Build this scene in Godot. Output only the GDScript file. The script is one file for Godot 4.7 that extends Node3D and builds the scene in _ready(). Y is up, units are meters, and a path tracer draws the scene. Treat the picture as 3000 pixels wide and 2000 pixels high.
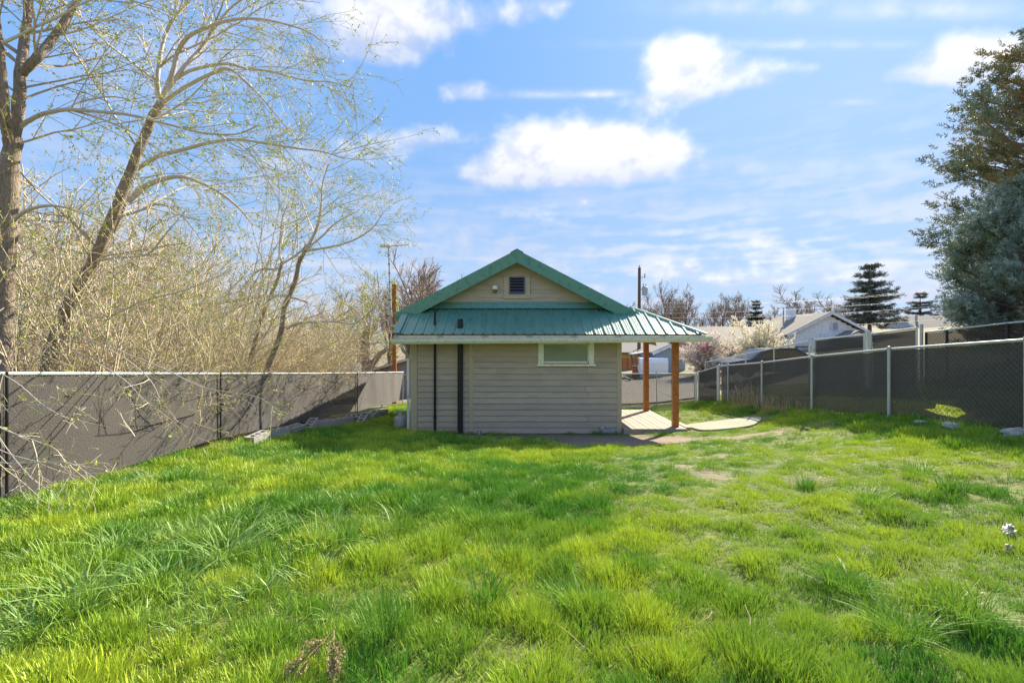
extends Node3D
# Backyard with a small cottage under a green metal roof, screened chain-link fences, budding trees and long lawn grass.
# World: x right, y up, -z away from the camera. D = metres in front of the camera = -z. House ground is about y = 0.
const EYE := 2.13
const F := 1417.0
var rng := RandomNumberGenerator.new()
var taken := {}
var mesh_cache := {}
var M := {}
var nz := FastNoiseLite.new()
var nz2 := FastNoiseLite.new()

# ---------------------------------------------------------------- mesh buffer
class MB:
	var v := PackedVector3Array()
	var n := PackedVector3Array()
	var c := PackedColorArray()
	var ix := PackedInt32Array()
	func quad(p0: Vector3, p1: Vector3, p2: Vector3, p3: Vector3, col := Color.WHITE):
		var nn := (p2 - p0).cross(p1 - p0)
		if nn.length_squared() < 1e-16: nn = (p3 - p0).cross(p2 - p0)
		nn = nn.normalized()
		var b := v.size()
		v.append(p0); v.append(p1); v.append(p2); v.append(p3)
		for i in 4:
			n.append(nn); c.append(col)
		ix.append(b); ix.append(b + 1); ix.append(b + 2); ix.append(b); ix.append(b + 2); ix.append(b + 3)
	func tri(p0: Vector3, p1: Vector3, p2: Vector3, col := Color.WHITE):
		var nn := (p2 - p0).cross(p1 - p0).normalized()
		var b := v.size()
		v.append(p0); v.append(p1); v.append(p2)
		for i in 3:
			n.append(nn); c.append(col)
		ix.append(b); ix.append(b + 1); ix.append(b + 2)
	func tube(pts: PackedVector3Array, r0: float, r1: float, k: int, col := Color.WHITE, cap := false, lump := 0.0):
		var m := pts.size()
		if m < 2: return
		var b := v.size()
		var ref := Vector3(0.31, 0.13, 0.94)
		for i in m:
			var t := (pts[mini(i + 1, m - 1)] - pts[maxi(i - 1, 0)]).normalized()
			if absf(t.dot(ref)) > 0.95: ref = Vector3(0.9, 0.3, 0.1)
			var s := t.cross(ref).normalized()
			var u := s.cross(t)
			var f := float(i) / (m - 1)
			var r := lerpf(r0, r1, f)
			for j in k:
				var a := TAU * j / k
				var o := s * cos(a) + u * sin(a)
				var rr := r
				if lump > 0.0: rr = r * (1.0 + lump * sin(i * 2.3 + j * 1.9) * cos(j * 3.1 + i * 0.7))
				v.append(pts[i] + o * rr); n.append(o); c.append(col)
		for i in m - 1:
			for j in k:
				var a0 := b + i * k + j
				var a1 := b + i * k + (j + 1) % k
				ix.append(a0); ix.append(a1); ix.append(a0 + k)
				ix.append(a1); ix.append(a1 + k); ix.append(a0 + k)
		if cap:
			for e in [0, m - 1]:
				var q: Vector3 = pts[e]
				var dirn := (pts[0] - pts[1]).normalized() if e == 0 else (pts[m - 1] - pts[m - 2]).normalized()
				var bb := v.size()
				v.append(q); n.append(dirn); c.append(col)
				for j in k:
					v.append(v[b + e * k + j]); n.append(dirn); c.append(col)
				for j in k:
					ix.append(bb)
					if e == 0: ix.append(bb + 1 + (j + 1) % k); ix.append(bb + 1 + j)
					else: ix.append(bb + 1 + j); ix.append(bb + 1 + (j + 1) % k)
	func mesh() -> ArrayMesh:
		var a := []
		a.resize(Mesh.ARRAY_MAX)
		a[Mesh.ARRAY_VERTEX] = v; a[Mesh.ARRAY_NORMAL] = n; a[Mesh.ARRAY_COLOR] = c; a[Mesh.ARRAY_INDEX] = ix
		var am := ArrayMesh.new()
		am.add_surface_from_arrays(Mesh.PRIMITIVE_TRIANGLES, a)
		return am

# ---------------------------------------------------------------- helpers
func px(x: float, y: float, d: float) -> Vector3:      # a pixel of the 3000 x 2000 photograph at a known distance
	return Vector3((x - 1500.0) / F * d, EYE - (y - 1000.0) / F * d, -d)
func w(x: float, h: float, d: float) -> Vector3:       # h is relative to the eye
	return Vector3(x, EYE + h, -d)
func numbered(called: String) -> String:
	var k: int = taken.get(called, 0)
	taken[called] = k + 1
	return called if k == 0 else "%s_%03d" % [called, k]
func tag(o: Node, label: String, category: String, group := "", kind := ""):
	if label: o.set_meta("label", label)
	if category: o.set_meta("category", category)
	if group: o.set_meta("group", group)
	if kind: o.set_meta("kind", kind)
	return o
func thing(called: String, label: String, category: String, at := Vector3.ZERO, turn := 0.0, group := "") -> Node3D:
	var o := Node3D.new()
	o.name = numbered(called)
	add_child(o)
	o.position = at; o.rotation.y = turn
	tag(o, label, category, group)
	return o
func part(called: String, mesh: Mesh, mat: Material, parent: Node, at := Vector3.ZERO, rot := Vector3.ZERO) -> MeshInstance3D:
	var o := MeshInstance3D.new()
	o.name = called
	o.mesh = mesh
	o.material_override = mat
	o.position = at; o.rotation = rot
	parent.add_child(o, true)
	return o
func single(called: String, mesh: Mesh, mat: Material, label: String, category: String, at := Vector3.ZERO, rot := Vector3.ZERO, group := "", kind := "") -> MeshInstance3D:
	var o := MeshInstance3D.new()
	o.name = numbered(called)
	o.mesh = mesh; o.material_override = mat
	add_child(o)
	o.position = at; o.rotation = rot
	tag(o, label, category, group, kind)
	return o
func copy_of(src: Node3D, at: Vector3, turn := 0.0, sc := 1.0, label := "") -> Node3D:
	var base: String = String(src.name)
	if base.length() > 4 and base.substr(base.length() - 4, 1) == "_" and base.right(3).is_valid_int(): base = base.left(base.length() - 4)
	var o: Node3D = src.duplicate()
	o.name = numbered(base)
	add_child(o)
	o.position = at; o.rotation = Vector3(0, turn, 0); o.scale = Vector3.ONE * sc
	if label: o.set_meta("label", label)
	return o
func bbox(s: Vector3, b := 0.004) -> ArrayMesh:        # a box with chamfered edges, centred
	var key := "b%.4f_%.4f_%.4f_%.4f" % [s.x, s.y, s.z, b]
	if mesh_cache.has(key): return mesh_cache[key]
	var m := MB.new()
	var h := s * 0.5
	b = minf(b, minf(h.x, minf(h.y, h.z)) * 0.6)
	for ax in 3:
		var a1 := (ax + 1) % 3
		var a2 := (ax + 2) % 3
		for sg in [-1.0, 1.0]:
			var ps := []
			for q in [[-1, -1], [-1, 1], [1, 1], [1, -1]]:
				var p := Vector3.ZERO
				p[ax] = sg * h[ax]; p[a1] = q[0] * (h[a1] - b); p[a2] = q[1] * (h[a2] - b)
				ps.append(p)
			if sg > 0: m.quad(ps[0], ps[1], ps[2], ps[3])
			else: m.quad(ps[3], ps[2], ps[1], ps[0])
		for s1 in [-1.0, 1.0]:
			for s2 in [-1.0, 1.0]:
				var pa := Vector3.ZERO; var pb := Vector3.ZERO; var pc := Vector3.ZERO; var pd := Vector3.ZERO
				pa[ax] = -(h[ax] - b); pb[ax] = h[ax] - b; pc[ax] = h[ax] - b; pd[ax] = -(h[ax] - b)
				pa[a1] = s1 * h[a1]; pb[a1] = s1 * h[a1]; pc[a1] = s1 * (h[a1] - b); pd[a1] = s1 * (h[a1] - b)
				pa[a2] = s2 * (h[a2] - b); pb[a2] = s2 * (h[a2] - b); pc[a2] = s2 * h[a2]; pd[a2] = s2 * h[a2]
				if s1 * s2 > 0: m.quad(pa, pd, pc, pb)
				else: m.quad(pa, pb, pc, pd)
	for sx in [-1.0, 1.0]:
		for sy in [-1.0, 1.0]:
			for sz in [-1.0, 1.0]:
				var p1 := Vector3(sx * h.x, sy * (h.y - b), sz * (h.z - b))
				var p2 := Vector3(sx * (h.x - b), sy * h.y, sz * (h.z - b))
				var p3 := Vector3(sx * (h.x - b), sy * (h.y - b), sz * h.z)
				if sx * sy * sz > 0: m.tri(p1, p3, p2)
				else: m.tri(p1, p2, p3)
	var r := m.mesh()
	mesh_cache[key] = r
	return r
func extrude(prof: PackedVector2Array, length: float, closed := true) -> ArrayMesh:   # profile in (z, y), swept along x, centred
	var m := MB.new()
	var k := prof.size()
	var h := length * 0.5
	for i in (k if closed else k - 1):
		var a := prof[i]; var b := prof[(i + 1) % k]
		m.quad(Vector3(-h, a.y, a.x), Vector3(-h, b.y, b.x), Vector3(h, b.y, b.x), Vector3(h, a.y, a.x))
	if closed:
		var t := Geometry2D.triangulate_polygon(prof)
		for i in range(0, t.size(), 3):
			for e in [-h, h]:
				m.tri(Vector3(e, prof[t[i]].y, prof[t[i]].x), Vector3(e, prof[t[i + 1]].y, prof[t[i + 1]].x), Vector3(e, prof[t[i + 2]].y, prof[t[i + 2]].x))
	return m.mesh()
func prism(poly: PackedVector2Array, depth: float) -> ArrayMesh:    # outline in (x, y), thickness along z, centred
	var m := MB.new()
	var k := poly.size()
	var h := depth * 0.5
	for i in k:
		var a := poly[i]; var b := poly[(i + 1) % k]
		m.quad(Vector3(a.x, a.y, -h), Vector3(b.x, b.y, -h), Vector3(b.x, b.y, h), Vector3(a.x, a.y, h))
	var t := Geometry2D.triangulate_polygon(poly)
	for i in range(0, t.size(), 3):
		for e in [-h, h]:
			m.tri(Vector3(poly[t[i]].x, poly[t[i]].y, e), Vector3(poly[t[i + 1]].x, poly[t[i + 1]].y, e), Vector3(poly[t[i + 2]].x, poly[t[i + 2]].y, e))
	return m.mesh()
func rod(pts: Array, r: float, k := 8, r1 := -1.0) -> ArrayMesh:
	var m := MB.new()
	m.tube(PackedVector3Array(pts), r, r if r1 < 0 else r1, k, Color.WHITE, true)
	return m.mesh()
func pipe_col(bottom_y: float, top_y: float, r: float, k := 10) -> ArrayMesh:
	return rod([Vector3(0, bottom_y, 0), Vector3(0, top_y, 0)], r, k)
func lathe(prof: PackedVector2Array, k := 20) -> ArrayMesh:    # profile of (radius, y)
	var m := MB.new()
	for i in prof.size() - 1:
		for j in k:
			var a := TAU * j / k; var b := TAU * (j + 1) / k
			m.quad(Vector3(cos(a) * prof[i].x, prof[i].y, sin(a) * prof[i].x), Vector3(cos(b) * prof[i].x, prof[i].y, sin(b) * prof[i].x), Vector3(cos(b) * prof[i + 1].x, prof[i + 1].y, sin(b) * prof[i + 1].x), Vector3(cos(a) * prof[i + 1].x, prof[i + 1].y, sin(a) * prof[i + 1].x))
	return m.mesh()

# ---------------------------------------------------------------- textures and materials
func noise_tex(seed_: int, freq: float, octaves: int, ramp: Array, size := 512, stretch := Vector2(1, 1), cellular := false) -> ImageTexture:
	var f := FastNoiseLite.new()
	f.seed = seed_; f.frequency = freq; f.fractal_octaves = octaves
	f.noise_type = FastNoiseLite.TYPE_CELLULAR if cellular else FastNoiseLite.TYPE_SIMPLEX_SMOOTH
	f.fractal_type = FastNoiseLite.FRACTAL_FBM
	var im := f.get_seamless_image(int(size / stretch.x), int(size / stretch.y))
	im.resize(size, size, Image.INTERPOLATE_CUBIC)
	im.convert(Image.FORMAT_L8)
	var data := im.get_data()
	var lut := []
	for i in 256:
		var t := i / 255.0 * (ramp.size() - 1)
		var k := mini(int(t), ramp.size() - 2)
		var c: Color = (ramp[k] as Color).lerp(ramp[k + 1], t - k)
		lut.append([int(clampf(c.r, 0, 1) * 255), int(clampf(c.g, 0, 1) * 255), int(clampf(c.b, 0, 1) * 255)])
	var out := PackedByteArray()
	out.resize(size * size * 3)
	for i in data.size():
		var q: Array = lut[data[i]]
		out[i * 3] = q[0]; out[i * 3 + 1] = q[1]; out[i * 3 + 2] = q[2]
	return ImageTexture.create_from_image(Image.create_from_data(size, size, false, Image.FORMAT_RGB8, out))
func g(v: float) -> Color: return Color(v, v, v)
func mat(lin: Color, rough := 0.8, tex: Texture2D = null, tile := 1.0, metal := 0.0, bump: Texture2D = null, bump_cm := 0.3) -> StandardMaterial3D:
	var m := StandardMaterial3D.new()
	m.albedo_color = lin.linear_to_srgb()
	m.roughness = rough; m.metallic = metal
	m.vertex_color_use_as_albedo = true
	m.cull_mode = BaseMaterial3D.CULL_DISABLED
	if tex or bump:
		m.uv1_triplanar = true; m.uv1_world_triplanar = true
		m.uv1_scale = Vector3.ONE * tile
	if tex: m.albedo_texture = tex
	if bump:
		m.heightmap_enabled = true
		m.heightmap_texture = bump
		m.heightmap_scale = bump_cm
	return m
func leafy(lin: Color, back: Color, rough := 0.55) -> StandardMaterial3D:
	var m := mat(lin, rough)
	m.backlight_enabled = true
	m.backlight = back
	m.metallic_specular = 0.35
	return m

# ---------------------------------------------------------------- terrain
const GX := [-900.0, -60.0, -14.0, -7.4, -5.1, -2.5, 0.0, 3.0, 5.0, 6.6, 9.2, 14.0, 30.0, 60.0, 900.0]
const GD := [-60.0, -12.0, -4.0, 0.0, 2.0, 4.0, 6.0, 8.0, 10.0, 11.3, 13.0, 16.3, 21.0, 30.0, 60.0, 150.0, 950.0]
const GH := [
	[9.0, 1.5, -3.0, -3.5, -3.6, -3.6, -3.6, -3.6, -3.7, -3.8, -4.0, -4.0, -4.5, -5.0, -6.0, -8.0, -8.0],
	[6.5, 1.0, -2.6, -3.0, -3.0, -3.0, -3.0, -3.0, -3.2, -3.2, -3.3, -3.5, -3.6, -4.0, -4.0, -5.0, -8.0],
	[6.0, 0.4, -1.5, -2.0, -2.1, -2.2, -2.3, -2.3, -2.4, -2.5, -2.5, -2.6, -2.8, -3.2, -3.6, -4.0, -8.0],
	[6.0, 0.2, -1.6, -1.7, -1.7, -1.75, -1.82, -1.93, -2.08, -2.18, -2.3, -2.48, -2.7, -2.9, -3.2, -4.0, -8.0],
	[6.0, 0.2, -1.4, -1.53, -1.54, -1.56, -1.65, -1.76, -1.92, -2.01, -2.12, -2.3, -2.58, -2.8, -3.2, -4.0, -8.0],
	[6.0, 0.2, -1.3, -1.45, -1.46, -1.5, -1.65, -1.85, -2.0, -2.08, -2.12, -2.22, -2.45, -2.7, -3.2, -4.0, -8.0],
	[6.0, 0.2, -1.35, -1.5, -1.5, -1.55, -1.68, -1.9, -2.08, -2.15, -2.15, -2.25, -2.45, -2.6, -3.0, -4.0, -8.0],
	[6.0, 0.3, -1.25, -1.38, -1.38, -1.42, -1.55, -1.78, -2.02, -2.12, -2.15, -2.27, -2.45, -2.55, -2.8, -4.0, -8.0],
	[6.0, 0.4, -1.05, -1.15, -1.18, -1.25, -1.38, -1.58, -1.85, -1.97, -2.05, -2.2, -2.4, -2.5, -2.6, -4.0, -8.0],
	[6.0, 0.5, -0.85, -0.95, -1.0, -1.05, -1.15, -1.27, -1.47, -1.58, -1.72, -1.97, -2.3, -2.45, -2.5, -4.0, -8.0],
	[6.2, 0.7, -0.45, -0.55, -0.6, -0.65, -0.75, -0.85, -0.95, -1.05, -1.25, -1.6, -2.1, -2.2, -2.3, -3.5, -8.0],
	[6.5, 1.1, 0.15, 0.1, 0.05, 0.0, -0.05, -0.1, -0.2, -0.3, -0.45, -0.8, -1.2, -1.5, -1.2, -2.0, -8.0],
	[8.0, 3.0, 1.5, 1.3, 1.2, 1.2, 1.1, 1.0, 0.9, 0.8, 0.7, 0.5, 0.2, 0.0, 0.8, 0.5, -8.0],
	[9.0, 4.5, 3.0, 2.8, 2.7, 2.7, 2.6, 2.5, 2.4, 2.3, 2.2, 2.0, 1.8, 1.6, 2.2, 2.0, -8.0],
	[10.0, 5.0, 4.0, 4.0, 4.0, 4.0, 4.0, 4.0, 4.0, 4.0, 4.0, 4.0, 4.0, 4.0, 4.0, 4.0, -6.0]]
func seg(a: Array, q: float) -> int:
	for i in a.size() - 2:
		if q < a[i + 1]: return i
	return a.size() - 2
func hermite(y0: float, y1: float, y2: float, y3: float, x0: float, x1: float, x2: float, x3: float, q: float) -> float:
	var t := clampf((q - x1) / (x2 - x1), 0.0, 1.0)
	var h := x2 - x1
	var s := (y2 - y1) / h
	var sa := (y1 - y0) / maxf(x1 - x0, 1e-6) if x1 > x0 else s
	var sb := (y3 - y2) / maxf(x3 - x2, 1e-6) if x3 > x2 else s
	var m1 := 0.0 if sa * s <= 0 else 2 * sa * s / (sa + s)
	var m2 := 0.0 if sb * s <= 0 else 2 * sb * s / (sb + s)
	var t2 := t * t; var t3 := t2 * t
	return (2 * t3 - 3 * t2 + 1) * y1 + (t3 - 2 * t2 + t) * h * m1 + (-2 * t3 + 3 * t2) * y2 + (t3 - t2) * h * m2
func gcol(i: int, d: float, j: int) -> float:
	var r: Array = GH[i]
	var a := maxi(j - 1, 0); var b := mini(j + 2, GD.size() - 1)
	return hermite(r[a], r[j], r[j + 1], r[b], GD[a], GD[j], GD[j + 1], GD[b], d)
func gh(x: float, d: float) -> float:                 # ground height, world y
	var i := seg(GX, x); var j := seg(GD, d)
	var a := maxi(i - 1, 0); var b := mini(i + 2, GX.size() - 1)
	var y := hermite(gcol(a, d, j), gcol(i, d, j), gcol(i + 1, d, j), gcol(b, d, j), GX[a], GX[i], GX[i + 1], GX[b], x)
	return EYE + y
func bump(x: float, d: float) -> float:               # lumps of an unmown lawn
	if x < -5.2 or x > 6.7 or d > 10.6 or d < -3.0: return 0.0
	return nz2.get_noise_2d(x * 105.0, d * 105.0) * 0.065 * smoothstep(10.6, 9.0, d) * smoothstep(6.7, 6.0, x) * smoothstep(-5.2, -4.4, x)
func ground_at(x: float, d: float, lift := 0.0) -> Vector3: return Vector3(x, gh(x, d) + bump(x, d) + lift, -d)

# ---------------------------------------------------------------- sky
# clouds: [x, y, rx, ry, amount] as directions seen in the photograph
const CLOUDS := [
	[1470, 510, 110, 55, 1.2], [1570, 430, 110, 80, 1.35], [1700, 430, 160, 85, 1.4], [1830, 435, 120, 66, 1.25], [1950, 440, 110, 58, 1.2], [1650, 500, 230, 62, 1.25], [1820, 500, 160, 50, 1.0],
	[1960, 170, 70, 70, 1.1], [2050, 160, 110, 70, 1.25], [2000, 250, 130, 70, 1.25], [1900, 305, 90, 32, 0.75], [2200, 230, 130, 45, 0.85], [2310, 195, 100, 30, 0.7],
	[2820, 150, 130, 65, 1.1], [2940, 160, 110, 75, 1.1], [2700, 220, 170, 45, 0.8], [2850, 225, 200, 40, 0.9],
	[1230, 60, 210, 100, 1.1], [1060, 60, 160, 130, 1.1], [1130, 160, 120, 60, 0.8], [640, 150, 330, 130, 0.54], [380, 190, 240, 120, 0.54], [850, 130, 220, 130, 0.54], [900, 40, 220, 80, 0.54],
	[1530, 40, 130, 60, 0.65], [1640, 10, 120, 40, 0.6], [1350, 275, 100, 42, 0.75], [1400, 265, 90, 28, 0.6], [1560, 278, 130, 11, 0.54], [1760, 275, 130, 11, 0.54],
	[1170, 410, 140, 55, 0.85], [1280, 400, 90, 35, 0.7], [880, 470, 160, 70, 0.8], [760, 540, 120, 60, 0.6], [1090, 470, 120, 50, 0.6],
	[1600, 645, 150, 42, 0.7], [1740, 595, 120, 34, 0.54], [1330, 690, 150, 55, 0.54], [1460, 760, 220, 60, 0.5], [1250, 740, 120, 60, 0.5],
	[1960, 600, 420, 22, 0.4], [2400, 490, 500, 26, 0.42], [2250, 130, 400, 14, 0.35], [2480, 300, 80, 10, 0.4], [2500, 595, 380, 14, 0.35],
	[2090, 740, 150, 40, 0.7], [2430, 780, 90, 45, 0.85], [2150, 810, 260, 45, 0.7], [2600, 840, 300, 60, 0.6], [1950, 850, 250, 50, 0.6], [2300, 20, 260, 30, 0.45], [2650, 30, 300, 30, 0.5], [1000, 850, 260, 60, 0.5]]
func build_sky() -> Sky:
	var W := 3072
	var H := 1536
	var den := PackedFloat32Array()      # heaped clouds
	den.resize(W * H / 2)
	var veil := PackedFloat32Array()     # thin streaks
	veil.resize(W * H / 2)
	for cl in CLOUDS:
		var thin: bool = cl[4] < 0.55
		var spread_x: float = cl[2] * 2.2; var spread_y: float = cl[3] * 2.2
		var lo := 1e9; var hi := -1e9; var top := 1e9; var bot := -1e9
		for e in [[-1, -1], [1, -1], [-1, 1], [1, 1], [0, 1], [0, -1]]:
			var dv := Vector3((cl[0] + e[0] * spread_x - 1500.0) / F, (1000.0 - cl[1] - e[1] * spread_y) / F, -1.0).normalized()
			var u := (atan2(dv.x, -dv.z) / TAU + 0.5) * W
			var vv := acos(dv.y) / PI * H
			lo = minf(lo, u); hi = maxf(hi, u); top = minf(top, vv); bot = maxf(bot, vv)
		for y in range(maxi(0, int(top)), mini(H / 2 - 1, int(bot)) + 1):
			var el := PI * 0.5 - (y + 0.5) / H * PI
			var te := tan(el)
			for x in range(maxi(0, int(lo)), mini(W - 1, int(hi)) + 1):
				var az := ((x + 0.5) / W - 0.5) * TAU
				var ca := cos(az)
				if ca < 0.15: continue
				var a: float = (1500.0 + sin(az) / ca * F - cl[0]) / cl[2]
				var b: float = (1000.0 - te / ca * F - cl[1]) / cl[3]
				if b > 0: b *= 1.25
				var r := a * a + b * b
				if r > 4.6: continue
				var i := y * W + x
				if thin: veil[i] = maxf(veil[i], cl[4] * exp(-r * 0.8))
				else: den[i] = 1.0 - (1.0 - den[i]) * (1.0 - minf(cl[4] * 0.72, 0.95) * exp(-r * 0.8))
	var buf := PackedFloat32Array()
	buf.resize(W * H * 3)
	var puff := FastNoiseLite.new()
	puff.seed = 77; puff.frequency = 0.016; puff.fractal_octaves = 5; puff.fractal_gain = 0.55
	for y in H / 2:
		var el := PI * 0.5 - (y + 0.5) / H * PI
		var se := sin(el); var ce := cos(el)
		var k := pow(1.0 - se, 3.2)
		var br := lerpf(0.16, 0.52, k); var bg := lerpf(0.40, 0.68, k); var bb := lerpf(0.85, 0.86, k)
		var haze := smoothstep(0.46, 0.05, el)
		for x in W:
			var az := ((x + 0.5) / W - 0.5) * TAU
			var dv := Vector3(sin(az) * ce, se, -cos(az) * ce)
			var d := den[y * W + x]; var vl := veil[y * W + x]
			# away from the directions in view: a layer of the same broken cloud
			if absf(az) > 0.78 or el > 0.6:
				var fa := clampf(maxf((absf(az) - 0.78) * 5.0, (el - 0.6) * 6.0), 0.0, 1.0)
				var pl := dv / maxf(se + 0.12, 0.05)
				d = maxf(d, fa * clampf(nz2.get_noise_2d(pl.x * 60.0, pl.z * 60.0) * 1.6 + 0.3, 0.0, 0.9))
			var det := puff.get_noise_3d(dv.x * 900.0, dv.y * 1250.0, dv.z * 900.0)
			var cov := smoothstep(0.30, 0.92, d + det * (0.34 * (1.25 - d) if d > 0.03 else 0.10))
			var th := smoothstep(0.35, 1.0, d + det * 0.9)
			if y > 16 and y < H / 2 - 20:      # tops face the light, undersides are greyer
				th = clampf(th * 0.75 + 0.18 + (den[(y + 16) * W + x] - den[(y - 14) * W + x]) * 0.75, 0.0, 1.0)
			cov = maxf(cov * 0.97, vl * (0.75 + det * 1.2))
			if haze > 0.0:      # layered streaks low in the sky
				var lay := puff.get_noise_3d(dv.x * 330.0 + 70.0, dv.y * 2300.0, dv.z * 330.0)
				cov = maxf(cov, haze * clampf(0.36 + det * 0.7 + lay * 1.5, 0.0, 0.9))
			cov = clampf(cov, 0.0, 1.0)
			var glow := pow(maxf(dv.dot(SUN), 0.0), 9.0) * 0.25
			var cr := lerpf(0.58, 0.90, th); var cg := lerpf(0.64, 0.905, th); var cb := lerpf(0.82, 0.93, th)
			var i := (y * W + (x + W / 2) % W) * 3      # straight ahead lies at the panorama's seam
			buf[i] = lerpf(br, cr, cov) + glow * 0.9; buf[i + 1] = lerpf(bg, cg, cov) + glow * 0.85; buf[i + 2] = lerpf(bb, cb, cov) + glow * 0.7
	for y in range(H / 2, H):
		for x in W:
			var i := (y * W + x) * 3
			buf[i] = 0.20; buf[i + 1] = 0.20; buf[i + 2] = 0.16
	var im := Image.create_from_data(W, H, false, Image.FORMAT_RGBF, buf.to_byte_array())
	var pm := PanoramaSkyMaterial.new()
	pm.panorama = ImageTexture.create_from_image(im)
	var s := Sky.new()
	s.sky_material = pm
	return s

# the sun: 37 degrees right of straight ahead, 37 degrees high
var SUN := Vector3(sin(deg_to_rad(37)) * cos(deg_to_rad(37)), sin(deg_to_rad(37)), -cos(deg_to_rad(37)) * cos(deg_to_rad(37)))

func _ready():
	rng.seed = 4711
	nz.seed = 5; nz.frequency = 0.008; nz.fractal_octaves = 4
	nz2.seed = 11; nz2.frequency = 0.012; nz2.fractal_octaves = 5
	# camera
	var cam := Camera3D.new()
	cam.name = "camera"
	cam.position = Vector3(0, EYE, 0)
	cam.fov = rad_to_deg(2.0 * atan(1000.0 / F))
	cam.near = 0.05; cam.far = 3000.0
	add_child(cam)
	cam.current = true
	# sky, exposure
	var env := Environment.new()
	env.background_mode = Environment.BG_SKY
	env.sky = build_sky()
	env.background_energy_multiplier = 0.475
	env.tonemap_mode = Environment.TONE_MAPPER_LINEAR
	env.tonemap_exposure = 2.4
	env.sdfgi_enabled = true; env.ssao_enabled = true; env.ssil_enabled = true
	var we := WorldEnvironment.new()
	we.name = "world_environment"
	we.environment = env
	add_child(we)
	# sun
	var sun := DirectionalLight3D.new()
	sun.name = "sun"
	add_child(sun)
	sun.look_at_from_position(SUN * 50.0, Vector3.ZERO, Vector3.UP)
	sun.light_energy = 1.6
	sun.light_color = Color(1.0, 0.955, 0.87)
	sun.light_angular_distance = 0.5
	sun.shadow_enabled = true
	make_materials()
	build_ground()
	build_house()
	build_left_fence()
	build_right_fences()
	build_neighbours()
	build_left_trees()
	build_far_trees()
	build_right_trees()
	build_small_things()
	build_grass()
	build_litter()
	print("built")

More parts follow.
